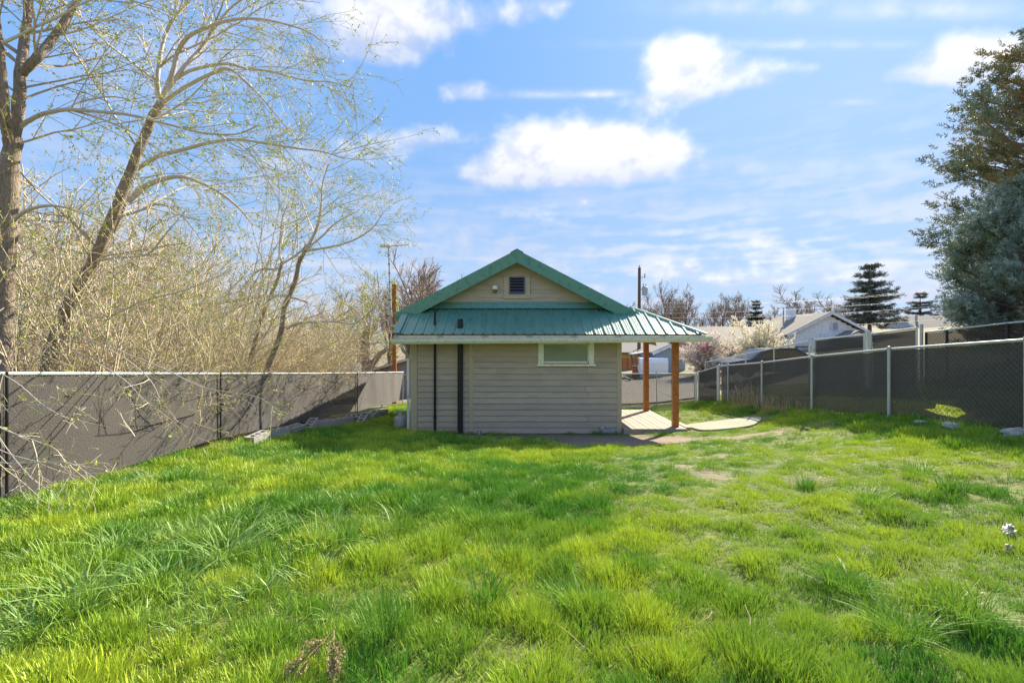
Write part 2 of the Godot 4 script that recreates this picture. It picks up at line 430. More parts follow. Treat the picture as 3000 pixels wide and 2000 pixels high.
func make_materials():
	var fine := noise_tex(3, 0.02, 5, [g(0.80), g(1.0), g(0.92)])
	var patch := noise_tex(8, 0.008, 5, [g(0.70), g(0.95), g(1.0), g(0.88)])
	var grain := noise_tex(21, 0.012, 5, [g(0.90), g(1.0), g(0.94)], 512, Vector2(4, 1))
	var streak := noise_tex(31, 0.02, 4, [g(0.62), g(1.0), g(0.78), g(1.0)], 512, Vector2(8, 1))
	var speck := noise_tex(41, 0.06, 3, [g(0.55), g(1.0), g(0.75)])
	var relief := noise_tex(51, 0.03, 5, [g(0.0), g(1.0)])
	var weave := noise_tex(61, 0.012, 7, [g(0.55), g(0.95), g(0.8), g(1.0)], 1024)
	var rust := noise_tex(71, 0.015, 5, [Color(0.9, 0.75, 0.6), Color(1, 1, 1), Color(0.65, 0.5, 0.4)])
	M.fine = fine; M.patch_tex = patch
	M.siding = mat(Color(0.45, 0.37, 0.295), 0.62, grain, 0.5)
	M.siding2 = mat(Color(0.42, 0.345, 0.275), 0.62, grain, 0.45)
	M.siding3 = mat(Color(0.475, 0.39, 0.31), 0.62, grain, 0.6)
	M.trim_taupe = mat(Color(0.50, 0.41, 0.29), 0.6, grain, 1.7)
	M.trim_cream = mat(Color(0.72, 0.67, 0.53), 0.55, patch, 1.0)
	M.white_paint = mat(Color(0.86, 0.84, 0.74), 0.5, fine, 1.3)
	M.gutter = mat(Color(0.74, 0.74, 0.63), 0.38, fine, 0.8)
	M.downspout = mat(Color(0.70, 0.73, 0.70), 0.35, patch, 1.0)
	M.green_metal = mat(Color(0.095, 0.255, 0.195), 0.42, patch, 0.9, 0.0)
	M.green_metal.metallic_specular = 0.7
	M.green_trim = mat(Color(0.115, 0.285, 0.215), 0.5, fine, 0.5)
	M.black_pipe = mat(Color(0.012, 0.013, 0.016), 0.6, fine, 2.0)
	M.black_metal = mat(Color(0.015, 0.014, 0.014), 0.5, fine, 2.0)
	M.galv = mat(Color(0.52, 0.54, 0.54), 0.42, fine, 3.0, 0.2)
	M.galv_dull = mat(Color(0.42, 0.43, 0.43), 0.55, fine, 3.0, 0.1)
	M.wire = mat(Color(0.15, 0.155, 0.155), 0.5, null, 1.0, 0.2)
	M.post_wood = mat(Color(0.52, 0.175, 0.03), 0.45, streak, 1.4)
	M.deck = mat(Color(0.47, 0.39, 0.31), 0.8, streak, 1.2)
	M.deck2 = mat(Color(0.43, 0.36, 0.285), 0.8, streak, 1.0)
	M.deck_side = M.deck2
	M.rafter = mat(Color(0.58, 0.45, 0.24), 0.7, streak, 1.0)
	M.screen = mat(Color(0.092, 0.08, 0.073), 0.95, weave, 2.2, 0.0, relief, 0.4)
	M.screen.transparency = BaseMaterial3D.TRANSPARENCY_ALPHA
	M.screen.albedo_color.a = 0.93
	M.screen_right = mat(Color(0.092, 0.08, 0.073), 0.95, weave, 2.2, 0.0, relief, 0.4)
	M.screen_right.transparency = BaseMaterial3D.TRANSPARENCY_ALPHA
	M.screen_right.albedo_color.a = 0.93
	for q in [M.screen, M.screen_right]:
		q.rim_enabled = true; q.rim = 0.7; q.rim_tint = 0.3
	M.screen_brown = mat(Color(0.085, 0.058, 0.045), 0.95, weave, 2.2)
	M.screen_brown.transparency = BaseMaterial3D.TRANSPARENCY_ALPHA
	M.screen_brown.albedo_color.a = 0.82
	M.gate_screen = mat(Color(0.02, 0.02, 0.022), 0.95)
	M.gate_screen.transparency = BaseMaterial3D.TRANSPARENCY_ALPHA
	M.gate_screen.albedo_color.a = 0.5
	M.vent_blue = mat(Color(0.13, 0.13, 0.21), 0.6, fine, 2.0)
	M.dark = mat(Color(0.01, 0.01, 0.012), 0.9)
	M.room = mat(Color(0.12, 0.11, 0.09), 0.9)
	M.blind = mat(Color(0.13, 0.165, 0.14), 0.6)
	var gl := StandardMaterial3D.new()
	gl.albedo_color = Color(0.75, 0.85, 0.8, 0.10)
	gl.transparency = BaseMaterial3D.TRANSPARENCY_ALPHA
	gl.roughness = 0.03; gl.metallic_specular = 1.0; gl.metallic = 0.12
	M.glass = gl
	var dg := StandardMaterial3D.new()
	dg.albedo_color = Color(0.05, 0.06, 0.07)
	dg.roughness = 0.08; dg.metallic_specular = 0.8
	M.dark_glass = dg
	M.concrete = mat(Color(0.46, 0.44, 0.41), 0.9, speck, 1.5, 0.0, relief, 0.3)
	M.pad = mat(Color(0.36, 0.36, 0.25), 0.9, speck, 1.2, 0.0, relief, 0.3)
	M.rock = mat(Color(0.42, 0.38, 0.34), 0.9, patch, 2.0, 0.0, relief, 1.0)
	M.soil = mat(Color(1, 1, 1), 0.95, speck, 0.8, 0.0, relief, 1.2)
	M.gravel = mat(Color(0.33, 0.29, 0.25), 0.95, speck, 1.0, 0.0, relief, 0.8)
	M.plain = mat(Color(1, 1, 1), 0.85)
	M.bark = mat(Color(1, 1, 1), 0.9, rust, 3.0, 0.0, relief, 2.0)
	M.bark.uv1_scale = Vector3(5.0, 0.8, 5.0)
	M.twig = mat(Color(1, 1, 1), 0.75)
	M.rust = mat(Color(0.33, 0.12, 0.035), 0.85, rust, 2.5)
	M.pole_wood = mat(Color(0.20, 0.12, 0.07), 0.9, streak, 0.6)
	M.bud = leafy(Color(0.46, 0.52, 0.07), Color(0.55, 0.6, 0.3))
	M.grass = leafy(Color(1, 1, 1), Color(0.6, 0.6, 0.55), 0.4)
	M.needle = leafy(Color(1, 1, 1), Color(0.35, 0.35, 0.3), 0.6)
	M.plastic = leafy(Color(0.85, 0.85, 0.85), Color(1, 1, 1), 0.5)
	M.petal = leafy(Color(1, 1, 1), Color(0.7, 0.7, 0.7), 0.6)
	M.roof_grey = mat(Color(0.26, 0.24, 0.22), 0.95, speck, 0.6)
	M.roof_tan = mat(Color(0.27, 0.24, 0.205), 0.95, speck, 0.6)
	M.house_white = mat(Color(0.82, 0.82, 0.86), 0.7, fine, 0.4)
	M.hill = mat(Color(0.20, 0.19, 0.18), 1.0, patch, 0.02)

# ---------------------------------------------------------------- ground
func bare(x: float, d: float) -> float:               # 0 grass .. 1 bare dirt
	var n := nz2.get_noise_2d(x * 55.0, d * 55.0)
	var n2 := nz2.get_noise_2d(x * 160.0 + 70.0, d * 160.0)
	var b := 0.0
	for e in BARE:
		var q: float = pow((x - e[0]) / e[2], 2.0) + pow((d - e[1]) / e[3], 2.0)
		b = maxf(b, e[4] * clampf(1.6 - q + n * 0.9 + n2 * 0.6, 0.0, 1.0))
	return b
const BARE := [[1.15, 10.75, 2.2, 0.42, 1.0], [2.2, 9.9, 1.2, 0.85, 1.2], [2.9, 9.8, 0.7, 0.6, 1.2], [4.6, 9.3, 0.8, 0.25, 0.95], [5.2, 8.8, 0.7, 0.22, 0.9], [3.9, 9.6, 0.5, 0.2, 0.8],
	[2.35, 5.6, 0.2, 0.35, 0.8], [2.2, 6.2, 0.15, 0.25, 0.8], [3.0, 7.0, 0.35, 0.18, 0.7], [4.4, 7.9, 0.35, 0.2, 0.6], [5.0, 11.3, 0.95, 0.75, 1.0], [1.7, 7.3, 0.2, 0.15, 0.6], [3.1, 5.1, 0.3, 0.2, 0.5]]
func build_ground():
	var xs := []
	var ds := []
	var x := -6.0
	for q in [-900, -600, -400, -250, -150, -90, -60, -40, -28, -20, -15, -12, -10, -8.5, -7]: xs.append(float(q))
	while x < 10.4: xs.append(x); x += 0.16
	for q in [11, 12, 13, 14, 16, 18, 21, 25, 30, 36, 45, 60, 90, 150, 250, 400, 600, 900]: xs.append(float(q))
	for q in [-60, -40, -28, -20, -14, -10, -7, -5, -3.5, -2.5, -1.5]: ds.append(float(q))
	var d := -1.0
	while d < 17.0: ds.append(d); d += 0.16
	for q in [18, 19, 20, 21, 23, 25, 28, 31, 35, 40, 46, 55, 65, 80, 110, 150, 220, 320, 450, 650, 950]: ds.append(float(q))
	var m := MB.new()
	var nd := ds.size()
	for i in xs.size():
		for j in nd:
			var X: float = xs[i]; var D: float = ds[j]
			var yard := X > -5.1 and X < 6.7 and D < 16.6 and D > -3.0
			var y := gh(X, D) + bump(X, D) + nz2.get_noise_2d(X * 40.0, D * 40.0) * 0.015
			m.v.append(Vector3(X, y, -D))
			var e := 0.1
			m.n.append(Vector3(gh(X - e, D) + bump(X - e, D) - gh(X + e, D) - bump(X + e, D), 2 * e, gh(X, D + e) + bump(X, D + e) - gh(X, D - e) - bump(X, D - e)).normalized())
			var n := nz2.get_noise_2d(X * 25.0 + 300.0, D * 25.0)
			var soil := Color(0.30, 0.225, 0.155).lerp(Color(0.24, 0.175, 0.115), clampf(n + 0.5, 0, 1))
			var thatch := Color(0.10, 0.15, 0.018).lerp(Color(0.16, 0.18, 0.03), clampf(n * 1.5 + 0.4, 0, 1))
			var col: Color
			if yard: col = thatch.lerp(soil, bare(X, D))
			elif X >= 6.7 and X < 9.4 and D < 18.0: col = Color(0.20, 0.26, 0.04).lerp(Color(0.26, 0.26, 0.08), clampf(n + 0.4, 0, 1))
			elif X < -5.1: col = Color(0.27, 0.205, 0.12).lerp(Color(0.19, 0.16, 0.08), clampf(n + 0.5, 0, 1))
			elif D < -2.0: col = Color(0.10, 0.13, 0.035).lerp(Color(0.15, 0.15, 0.05), clampf(n * 1.5 + 0.5, 0, 1))
			else: col = Color(0.20, 0.19, 0.09).lerp(Color(0.28, 0.23, 0.15), clampf(n * 1.5 + 0.5, 0, 1))
			m.c.append(col)
	for i in xs.size() - 1:
		for j in nd - 1:
			var a := i * nd + j
			m.ix.append(a); m.ix.append(a + 1); m.ix.append(a + nd)
			m.ix.append(a + nd); m.ix.append(a + 1); m.ix.append(a + nd + 1)
	single("ground", m.mesh(), M.soil, "soil of the sloping yard and the land around it", "ground", Vector3.ZERO, Vector3.ZERO, "", "structure")
	# low ridges on the horizon
	var hm := MB.new()
	var prev := []
	for i in 121:
		var az := deg_to_rad(-100.0 + 200.0 * i / 120.0)
		var R := 820.0
		var top := 20.0 + 12.0 * nz2.get_noise_1d(i * 6.0) + 6.0 * nz2.get_noise_1d(i * 25.0 + 99.0)
		var row := []
		for k in 4:
			var rr: float = R - 220.0 + 90.0 * k
			var yy: float = [-12.0, 4.0, top * 0.75 + EYE, top + EYE][k] + 2.0 * nz2.get_noise_2d(i * 14.0, k * 40.0)
			row.append(Vector3(sin(az) * rr, yy, -cos(az) * rr))
		row.append(Vector3(sin(az) * (R + 120), -12.0, -cos(az) * (R + 120)))
		if i > 0:
			for k in 4: hm.quad(prev[k], prev[k + 1], row[k + 1], row[k])
		prev = row
	single("hills", hm.mesh(), M.hill, "low hazy ridge along the horizon", "hills", Vector3.ZERO, Vector3.ZERO, "", "structure")
	# gravel drive beyond the back gate
	var gm := MB.new()
	for i in 24:
		for j in 8:
			var pts := []
			for q in [[0, 0], [0, 1], [1, 1], [1, 0]]:
				var D: float = 17.5 + (i + q[0]) * 0.5
				var X: float = 2.0 + (j + q[1]) * 0.85 + (i + q[0]) * 0.06
				pts.append(ground_at(X, D, 0.03 + 0.015))
			gm.quad(pts[0], pts[1], pts[2], pts[3])
	single("gravel_drive", gm.mesh(), M.gravel, "grey gravel drive beyond the back gate", "drive", Vector3.ZERO, Vector3.ZERO, "", "structure")
	# concrete pad beside the porch
	var pm := MB.new()
	var rim := []
	for i in 28:
		var a := TAU * i / 28.0
		var r := 1.0 + 0.05 * sin(a * 3.0 + 1.0) + 0.04 * cos(a * 5.0)
		var c := signf(cos(a)) * pow(absf(cos(a)), 0.8); var s := signf(sin(a)) * pow(absf(sin(a)), 0.8)
		rim.append(Vector2(4.93 + c * 0.78 * r, 11.25 + s * 0.68 * r))
	var cy := gh(4.95, 11.3) + 0.05
	for i in 28:
		var p: Vector2 = rim[i]; var q: Vector2 = rim[(i + 1) % 28]
		var tp := Vector3(p.x, gh(p.x, p.y) + 0.045, -p.y); var tq := Vector3(q.x, gh(q.x, q.y) + 0.045, -q.y)
		pm.tri(Vector3(4.93, cy, -11.25), tq, tp)
		pm.quad(tp, tq, tq - Vector3(0, 0.15, 0), tp - Vector3(0, 0.15, 0))
	single("concrete_pad", pm.mesh(), M.pad, "pale worn concrete pad set in the lawn beside the porch", "pad", Vector3.ZERO, Vector3.ZERO, "", "structure")

# ---------------------------------------------------------------- house
var house: Node3D
func hp(x: float, h: float, d: float) -> Vector3: return w(x, h, d) - house.position
func hbox(called: String, x0: float, x1: float, h0: float, h1: float, d0: float, d1: float, m: Material, parent: Node = null, b := 0.004) -> MeshInstance3D:
	var s := Vector3(x1 - x0, h1 - h0, d1 - d0)
	var at := hp((x0 + x1) * 0.5, (h0 + h1) * 0.5, (d0 + d1) * 0.5)
	if parent and parent != house: at -= (parent as Node3D).position
	return part(called, bbox(s, b), m, parent if parent else house, at)
func lap(length: float, e := 0.1375) -> ArrayMesh:
	var key := "lap%.3f_%.3f" % [length, e]
	if not mesh_cache.has(key):
		mesh_cache[key] = extrude(PackedVector2Array([Vector2(0, 0.002), Vector2(0.031, 0.0), Vector2(0.0325, 0.005), Vector2(0.006, e + 0.012), Vector2(0, e + 0.012)]), length)
	return mesh_cache[key]
func siding_row(parent: Node, x0: float, x1: float, h: float, cuts: Array, d: float):
	var q := [x0] + cuts + [x1]
	for i in q.size() - 1:
		var a: float = q[i] + 0.003; var b: float = q[i + 1] - 0.003
		if b - a < 0.02: continue
		var m: Material = [M.siding, M.siding2, M.siding3][rng.randi() % 3]
		var at := hp((a + b) * 0.5, h + rng.randf_range(-0.001, 0.001), d) - (parent as Node3D).position
		part("siding_board", lap(b - a), m, parent, at, Vector3(rng.randf_range(-0.006, 0.004), 0, rng.randf_range(-0.0007, 0.0007)))
const RISE := 0.52        # front shed slope
const EAVE_D := 10.8
const EAVE_H := 0.16
func shed_y(run: float) -> float: return EAVE_H + RISE * run
func ribbed(x0: float, x1: float, phase: float, max_run: float, hip_x: float, along_x: bool) -> ArrayMesh:
	# metal roof sheet with 9-inch ribs; local frame is the world frame shifted to the house
	var m := MB.new()
	var xs := []
	var k := int(floor((x0 - phase) / 0.2286)) - 1
	while phase + k * 0.2286 < x1 + 0.3:
		var c := phase + k * 0.2286
		for q in [[-0.034, 0.0], [-0.013, 0.021], [0.013, 0.021], [0.034, 0.0], [0.084, 0.0], [0.090, 0.004], [0.100, 0.004], [0.106, 0.0], [0.136, 0.0], [0.142, 0.004], [0.152, 0.004], [0.158, 0.0]]:
			xs.append([c + q[0], q[1]])
		k += 1
	var pts := []
	for q in xs:
		if q[0] > x0 + 0.001 and q[0] < x1 - 0.001: pts.append(q)
	pts.push_front([x0, 0.0]); pts.append([x1, 0.0])
	for i in pts.size() - 1:
		var qs := []
		for e in [pts[i], pts[i + 1]]:
			var run: float = max_run
			if hip_x < 100.0: run = clampf((hip_x - e[0]) if not along_x else (e[0] - hip_x), 0.002, max_run)
			for r in [0.0, run]:
				var y: float = shed_y(r) + e[1] * 0.887
				if not along_x: qs.append(hp(e[0], y, EAVE_D + r - e[1] * 0.46))
				else: qs.append(hp(4.35 - r + e[1] * 0.46, y, e[0]))
		m.quad(qs[0], qs[1], qs[3], qs[2])
	return m.mesh()
func build_house():
	house = thing("house", "small tan clapboard cottage with green metal roof and side porch", "house", Vector3(0.1, 0.0, -13.7))
	var FD := 11.25
	# wall cores
	var core: Material = M.siding2
	hbox("front_wall", -2.34, 0.72, -2.25, 0.12, FD, FD + 0.12, core)
	var fw := house.get_node("front_wall")
	hbox("wall_core", 1.82, 2.52, -2.25, 0.12, FD, FD + 0.12, core, fw)
	hbox("wall_core", 0.72, 1.82, -2.25, -0.47, FD, FD + 0.12, core, fw)
	hbox("wall_core", 0.72, 1.82, -0.03, 0.12, FD, FD + 0.12, core, fw)
	var side_l := hbox("side_wall", -2.34, -2.22, -2.4, 0.82, 12.16, 16.2, core)
	hbox("wall_core", -2.34, -2.22, -2.4, 0.12, FD + 0.12, 12.158, core, side_l)
	var side_r := hbox("side_wall", 2.40, 2.52, -2.4, 0.82, 12.16, 16.2, core)
	hbox("wall_core", 2.40, 2.52, -2.4, 0.12, FD + 0.12, 12.158, core, side_r)
	hbox("rear_wall", -2.22, 2.40, -2.4, 0.9, 16.08, 16.2, core)
	hbox("floor_slab", -2.22, 2.40, -2.1, -2.0, FD + 0.12, 16.08, M.room)
	hbox("room_ceiling", -2.22, 2.40, 0.02, 0.06, FD + 0.12, 16.08, M.room)
	hbox("room_partition", -2.22, 2.40, -2.0, 0.02, 13.6, 13.7, M.room)
	# siding rows
	for i in 16:
		var h := -2.13 + i * 0.1375
		siding_row(fw, -2.20, -1.0, h, [], FD - 0.001)
		if h + 0.1375 > -0.52:
			siding_row(fw, -0.91, 0.62, h, [], FD - 0.001)
			siding_row(fw, 1.89, 2.44, h, [], FD - 0.001)
		else:
			var cuts := []
			if i % 4 == 1: cuts = [0.62 + 0.03 * sin(i * 5.0)]
			elif i % 4 == 2: cuts = [-0.25 + 0.1 * sin(i * 3.0), 1.75]
			elif i % 4 == 3: cuts = [1.22 + 0.5 * sin(i * 2.0)]
			siding_row(fw, -0.91, 2.44, h, cuts, FD - 0.001)
		for sd in [[side_l, -PI / 2, -2.341], [side_r, PI / 2, 2.521]]:
			var p := hp(sd[2], h, 13.78) - (sd[0] as Node3D).position
			part("siding_board", lap(4.78), M.siding, sd[0], p, Vector3(0, sd[1], 0))
	hbox("corner_board", -2.362, -2.205, -2.2, 0.1, FD - 0.03, FD + 0.01, M.trim_taupe)
	hbox("corner_board", -2.366, -2.34, -2.2, 0.1, FD + 0.012, FD + 0.12, M.trim_taupe)
	hbox("trim_board", -1.0, -0.908, -2.2, 0.1, FD - 0.03, FD + 0.0, M.trim_taupe)
	hbox("corner_board", 2.437, 2.548, -2.2, 0.1, FD - 0.03, FD + 0.01, M.trim_taupe)
	hbox("corner_board", 2.522, 2.551, -2.2, 0.1, FD + 0.012, FD + 0.13, M.trim_taupe)
	hbox("corner_board", 2.522, 2.551, -2.4, 0.1, 16.08, 16.2, M.trim_taupe)
	# window
	var win := hbox("window", 0.72, 0.74, -0.46, -0.03, FD - 0.005, FD + 0.06, M.white_paint)
	hbox("casing", 0.61, 0.735, -0.525, 0.02, FD - 0.045, FD - 0.006, M.white_paint, win)
	hbox("casing", 1.785, 1.905, -0.525, 0.02, FD - 0.045, FD - 0.006, M.white_paint, win)
	hbox("casing", 0.735, 1.785, -0.035, 0.02, FD - 0.043, FD - 0.006, M.white_paint, win)
	hbox("sill", 0.575, 1.94, -0.572, -0.526, FD - 0.085, FD - 0.001, M.white_paint, win)
	hbox("jamb", 1.76, 1.784, -0.46, -0.04, FD - 0.02, FD + 0.06, M.white_paint, win)
	hbox("rail", 0.741, 1.759, -0.06, -0.037, FD - 0.02, FD + 0.05, M.white_paint, win)
	hbox("rail", 0.741, 1.759, -0.50, -0.462, FD - 0.02, FD + 0.05, M.white_paint, win)
	hbox("pane", 0.741, 1.759, -0.461, -0.061, FD + 0.008, FD + 0.011, M.glass, win, 0.0005)
	for i in 21:
		var s := part("blind_slat", bbox(Vector3(1.0, 0.002, 0.022), 0.0005), M.blind, win, hp(1.25, -0.07 - i * 0.0185, FD + 0.075) - win.position, Vector3(deg_to_rad(-40), 0, 0))
	for cx in [0.93, 1.25, 1.57]:
		hbox("blind_cord", cx - 0.002, cx + 0.002, -0.46, -0.06, FD + 0.058, FD + 0.06, M.blind, win, 0.0005)
	# gable wall: core, boards
	var RX := 0.12; var RH := 2.24; var SL := 0.52; var GW := 12.1
	var gpoly := PackedVector2Array([Vector2(-2.4, 0.1), Vector2(2.58, 0.1), Vector2(2.58, 0.8), Vector2(RX, 2.1), Vector2(-2.4, 0.8)])
	var gw := part("gable_wall", prism(gpoly, 0.1), M.siding2, house, hp(0, 0, GW + 0.06))
	for i in 14:
		var h := 0.80 + i * 0.1
		var b0 := (2.10 - h) / SL; var b1 := (2.10 - h - 0.108) / SL
		if b1 < 0.05: b1 = 0.02
		if b0 < 0.1: break
		var segs := [[-1.0, 1.0]]
		if i == 1: segs = [[-1.0, -0.42], [-0.417, 1.0]]
		elif i == 4: segs = [[-1.0, 0.2], [0.203, 1.0]]
		for sg in segs:
			var pl := PackedVector2Array([Vector2(RX + sg[0] * b0, 0), Vector2(RX + sg[1] * b0, 0), Vector2(RX + sg[1] * (b1 if absf(sg[1]) == 1.0 else b0), 0.108), Vector2(RX + sg[0] * (b1 if absf(sg[0]) == 1.0 else b0), 0.108)])
			part("siding_board", prism(pl, 0.016), [M.siding, M.siding3][i % 2], gw, hp(0, h, GW - 0.024) - gw.position, Vector3(-0.15, 0, 0))
	# gable vent
	var vp := hbox("vent_panel", -0.205, 0.455, 1.07, 1.635, GW - 0.055, GW - 0.02, M.trim_taupe)
	for q in [[-0.075, -0.045], [0.295, 0.325]]: hbox("vent_frame", q[0], q[1], 1.18, 1.61, GW - 0.085, GW - 0.056, M.vent_blue, vp)
	for q in [[1.18, 1.21], [1.58, 1.61]]: hbox("vent_frame", -0.0445, 0.2945, q[0], q[1], GW - 0.085, GW - 0.056, M.vent_blue, vp)
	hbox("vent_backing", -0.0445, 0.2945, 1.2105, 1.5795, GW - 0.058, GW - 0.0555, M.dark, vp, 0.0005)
	for i in 5:
		part("vent_slat", bbox(Vector3(0.337, 0.006, 0.04), 0.001), M.vent_blue, vp, hp(0.125, 1.235 + i * 0.072, GW - 0.072) - vp.position, Vector3(deg_to_rad(38), 0, 0))
	# small lamp box on the gable
	var lb := hbox("wall_lamp_box", -0.485, -0.36, 1.29, 1.385, GW - 0.13, GW - 0.02, M.white_paint, null, 0.012)
	part("lamp_socket", lathe(PackedVector2Array([Vector2(0.0, 0.05), Vector2(0.04, 0.045), Vector2(0.05, 0.0), Vector2(0.046, -0.03), Vector2(0.0, -0.035)]), 12), M.rust, lb, Vector3(0.0, -0.085, 0.01))
	# flashing where the shed roof meets the gable
	part("flashing", bbox(Vector3(4.9, 0.012, 0.17), 0.002), M.green_metal, house, hp(0.22, 0.90, GW - 0.06), Vector3(deg_to_rad(66), 0, 0))
	# rake trim
	for s in [-1.0, 1.0]:
		var e: float = RX + s * 3.0
		var pl := PackedVector2Array([Vector2(RX, RH), Vector2(e, RH - 3.0 * SL), Vector2(e - s * 0.07, RH - 3.0 * SL - 0.22), Vector2(RX + s * 2.55, RH - 2.55 * SL - 0.315), Vector2(RX, RH - 0.315)])
		part("rake_trim", prism(pl, 0.03), M.green_trim, house, hp(0, 0, 11.8))
		# main roof slope: sheet with a turned edge
		var rl := 3.0 * sqrt(1.0 + SL * SL)
		var rp := part("main_roof", bbox(Vector3(rl, 0.05, 4.8), 0.006), M.green_metal, house, hp(RX + s * 1.5, RH - 1.5 * SL - 0.028, 14.22), Vector3(0, 0, -s * atan(SL)))
		for k in 21:
			part("roof_rib", bbox(Vector3(rl, 0.022, 0.04), 0.008), M.green_metal, rp, Vector3(0, 0.034, -2.3 + k * 0.2286))
		part("soffit", bbox(Vector3(rl - 0.1, 0.02, 4.5), 0.002), M.trim_cream, rp, Vector3(0, -0.045, -0.05))
	part("ridge_cap", prism(PackedVector2Array([Vector2(-0.16, -0.075), Vector2(0, 0.012), Vector2(0.16, -0.075), Vector2(0.16, -0.085), Vector2(0, 0.0), Vector2(-0.16, -0.085)]), 4.86), M.green_trim, house, hp(RX, RH + 0.012, 14.21))
	var rear := part("rear_gable", prism(gpoly, 0.1), M.siding2, house, hp(0, 0, 16.1))
	# front shed roof, panel by panel, and the porch slope round the corner
	var x := -2.66
	var ph := -2.24
	while x < 4.3:
		var x1 := minf(x + 0.9144, 4.349)
		part("roof_panel", ribbed(x, x1, ph, 1.27, 4.35, false), M.green_metal, house)
		x = x1
	var d := EAVE_D + 0.001
	while d < 14.6:
		var d1 := minf(d + 0.9144, 14.65)
		part("porch_roof_panel", ribbed(d, d1, EAVE_D + 0.2, 1.27, EAVE_D if d < 12.2 else 1e3, true), M.green_metal, house)
		d = d1
	# roof boards under the sheets
	var um := MB.new()
	um.quad(hp(-2.6, EAVE_H - 0.03, EAVE_D + 0.03), hp(-2.6, shed_y(1.3) - 0.04, 12.09), hp(3.05, shed_y(1.3) - 0.04, 12.09), hp(4.3, EAVE_H - 0.03, EAVE_D + 0.03))
	um.quad(hp(4.3, EAVE_H - 0.03, EAVE_D + 0.03), hp(3.05, shed_y(1.3) - 0.04, 12.09), hp(3.05, shed_y(1.3) - 0.04, 14.6), hp(4.3, EAVE_H - 0.03, 14.6))
	um.quad(hp(3.05, shed_y(1.3) - 0.04, 12.09), hp(2.5, 0.9, 12.09), hp(2.5, 0.9, 14.6), hp(3.05, shed_y(1.3) - 0.04, 14.6))
	part("roof_boards", um.mesh(), M.rafter, house)
	# hip cap
	var hm := MB.new()
	var ha := hp(4.37, EAVE_H + 0.03, EAVE_D - 0.02); var hb := hp(3.02, shed_y(1.33) + 0.03, EAVE_D + 1.33)
	var lf := Vector3(-0.13, -0.012, 0.02); var rt := Vector3(0.02, -0.012, -0.13)
	var up := Vector3(0, 0.022, 0)
	hm.quad(ha, hb, hb + lf * 0.35, ha + lf * 0.35); hm.quad(ha + lf * 0.35, hb + lf * 0.35, hb + lf - up, ha + lf - up)
	hm.quad(ha + rt - up, hb + rt - up, hb + rt * 0.35, ha + rt * 0.35); hm.quad(ha + rt * 0.35, hb + rt * 0.35, hb, ha)
	part("hip_cap", hm.mesh(), M.green_trim, house)
	# left edge flashing of the shed roof
	var lm := MB.new()
	var la := hp(-2.68, EAVE_H + 0.03, EAVE_D - 0.01); var lb2 := hp(-2.68, shed_y(1.05) + 0.03, EAVE_D + 1.05)
	lm.quad(la, lb2, lb2 + Vector3(0.16, 0, 0), la + Vector3(0.16, 0, 0))
	lm.quad(la, lb2, lb2 - Vector3(0, 0.13, 0), la - Vector3(0, 0.13, 0))
	part("edge_flashing", lm.mesh(), M.green_metal, house)
	# fascia, soffit, gutter
	hbox("fascia_board", -2.66, 0.0, 0.06, 0.138, EAVE_D + 0.03, EAVE_D + 0.055, M.trim_cream)
	hbox("fascia_board", 0.003, 4.32, 0.06, 0.138, EAVE_D + 0.03, EAVE_D + 0.055, M.trim_cream)
	hbox("soffit", -2.64, 4.30, 0.045, 0.058, EAVE_D + 0.05, FD - 0.02, M.trim_cream)
	hbox("fascia_board", 4.32, 4.345, 0.0, 0.138, EAVE_D + 0.03, 14.62, M.trim_cream)
	hbox("fascia_board", 2.56, 4.318, -0.03, 0.12, 14.6, 14.63, M.trim_cream)
	var gp := PackedVector2Array([Vector2(-0.06, 0.07), Vector2(-0.06, -0.045), Vector2(0.03, -0.045), Vector2(0.045, -0.02), Vector2(0.062, 0.005), Vector2(0.066, 0.04), Vector2(0.055, 0.052), Vector2(0.066, 0.058), Vector2(0.066, 0.07), Vector2(0.058, 0.07), Vector2(0.05, 0.058), Vector2(0.05, 0.01), Vector2(0.025, -0.036), Vector2(-0.052, -0.036), Vector2(-0.052, 0.07)])
	var gut := part("gutter", extrude(gp, 7.14), M.gutter, house, hp(0.88, 0.01, EAVE_D - 0.045), Vector3(0, 0, 0.0065))
	for e in [-1.0, 1.0]:
		part("gutter_end", prism(PackedVector2Array([Vector2(-0.06, 0.07), Vector2(-0.06, -0.045), Vector2(0.03, -0.045), Vector2(0.064, 0.01), Vector2(0.066, 0.07)]), 0.004), M.gutter, gut, Vector3(e * 3.572, 0, 0), Vector3(0, -PI / 2, 0))
	for k in 9: part("gutter_strap", bbox(Vector3(0.02, 0.003, 0.12), 0.0005), M.downspout, gut, Vector3(-3.3 + k * 0.82, 0.068, -0.0), Vector3(0.12, 0.25, 0))
	# downspout
	var ds := part("downspout", bbox(Vector3(0.062, 1.68, 0.055), 0.012), M.downspout, house, hp(-2.41, -1.2, FD - 0.02))
	part("elbow", rod([hp(-2.46, -0.03, EAVE_D - 0.03) - ds.position, hp(-2.46, -0.12, EAVE_D - 0.01) - ds.position, hp(-2.45, -0.2, EAVE_D + 0.06) - ds.position, hp(-2.42, -0.3, FD - 0.1) - ds.position, hp(-2.41, -0.38, FD - 0.02) - ds.position], 0.036, 10), M.downspout, ds)
	# vent pipes
	var p1 := part("vent_pipe", pipe_col(0, 2.75, 0.028, 12), M.black_pipe, house, hp(-1.785, -2.06, FD - 0.06))
	part("pipe_elbow", rod([Vector3(0.0, 0.0, 0), Vector3(0.04, -0.04, 0.0), Vector3(0.07, -0.06, 0.02)], 0.036, 10), M.black_pipe, p1)
	part("coupling", pipe_col(0.28, 0.36, 0.034, 12), M.black_pipe, p1)
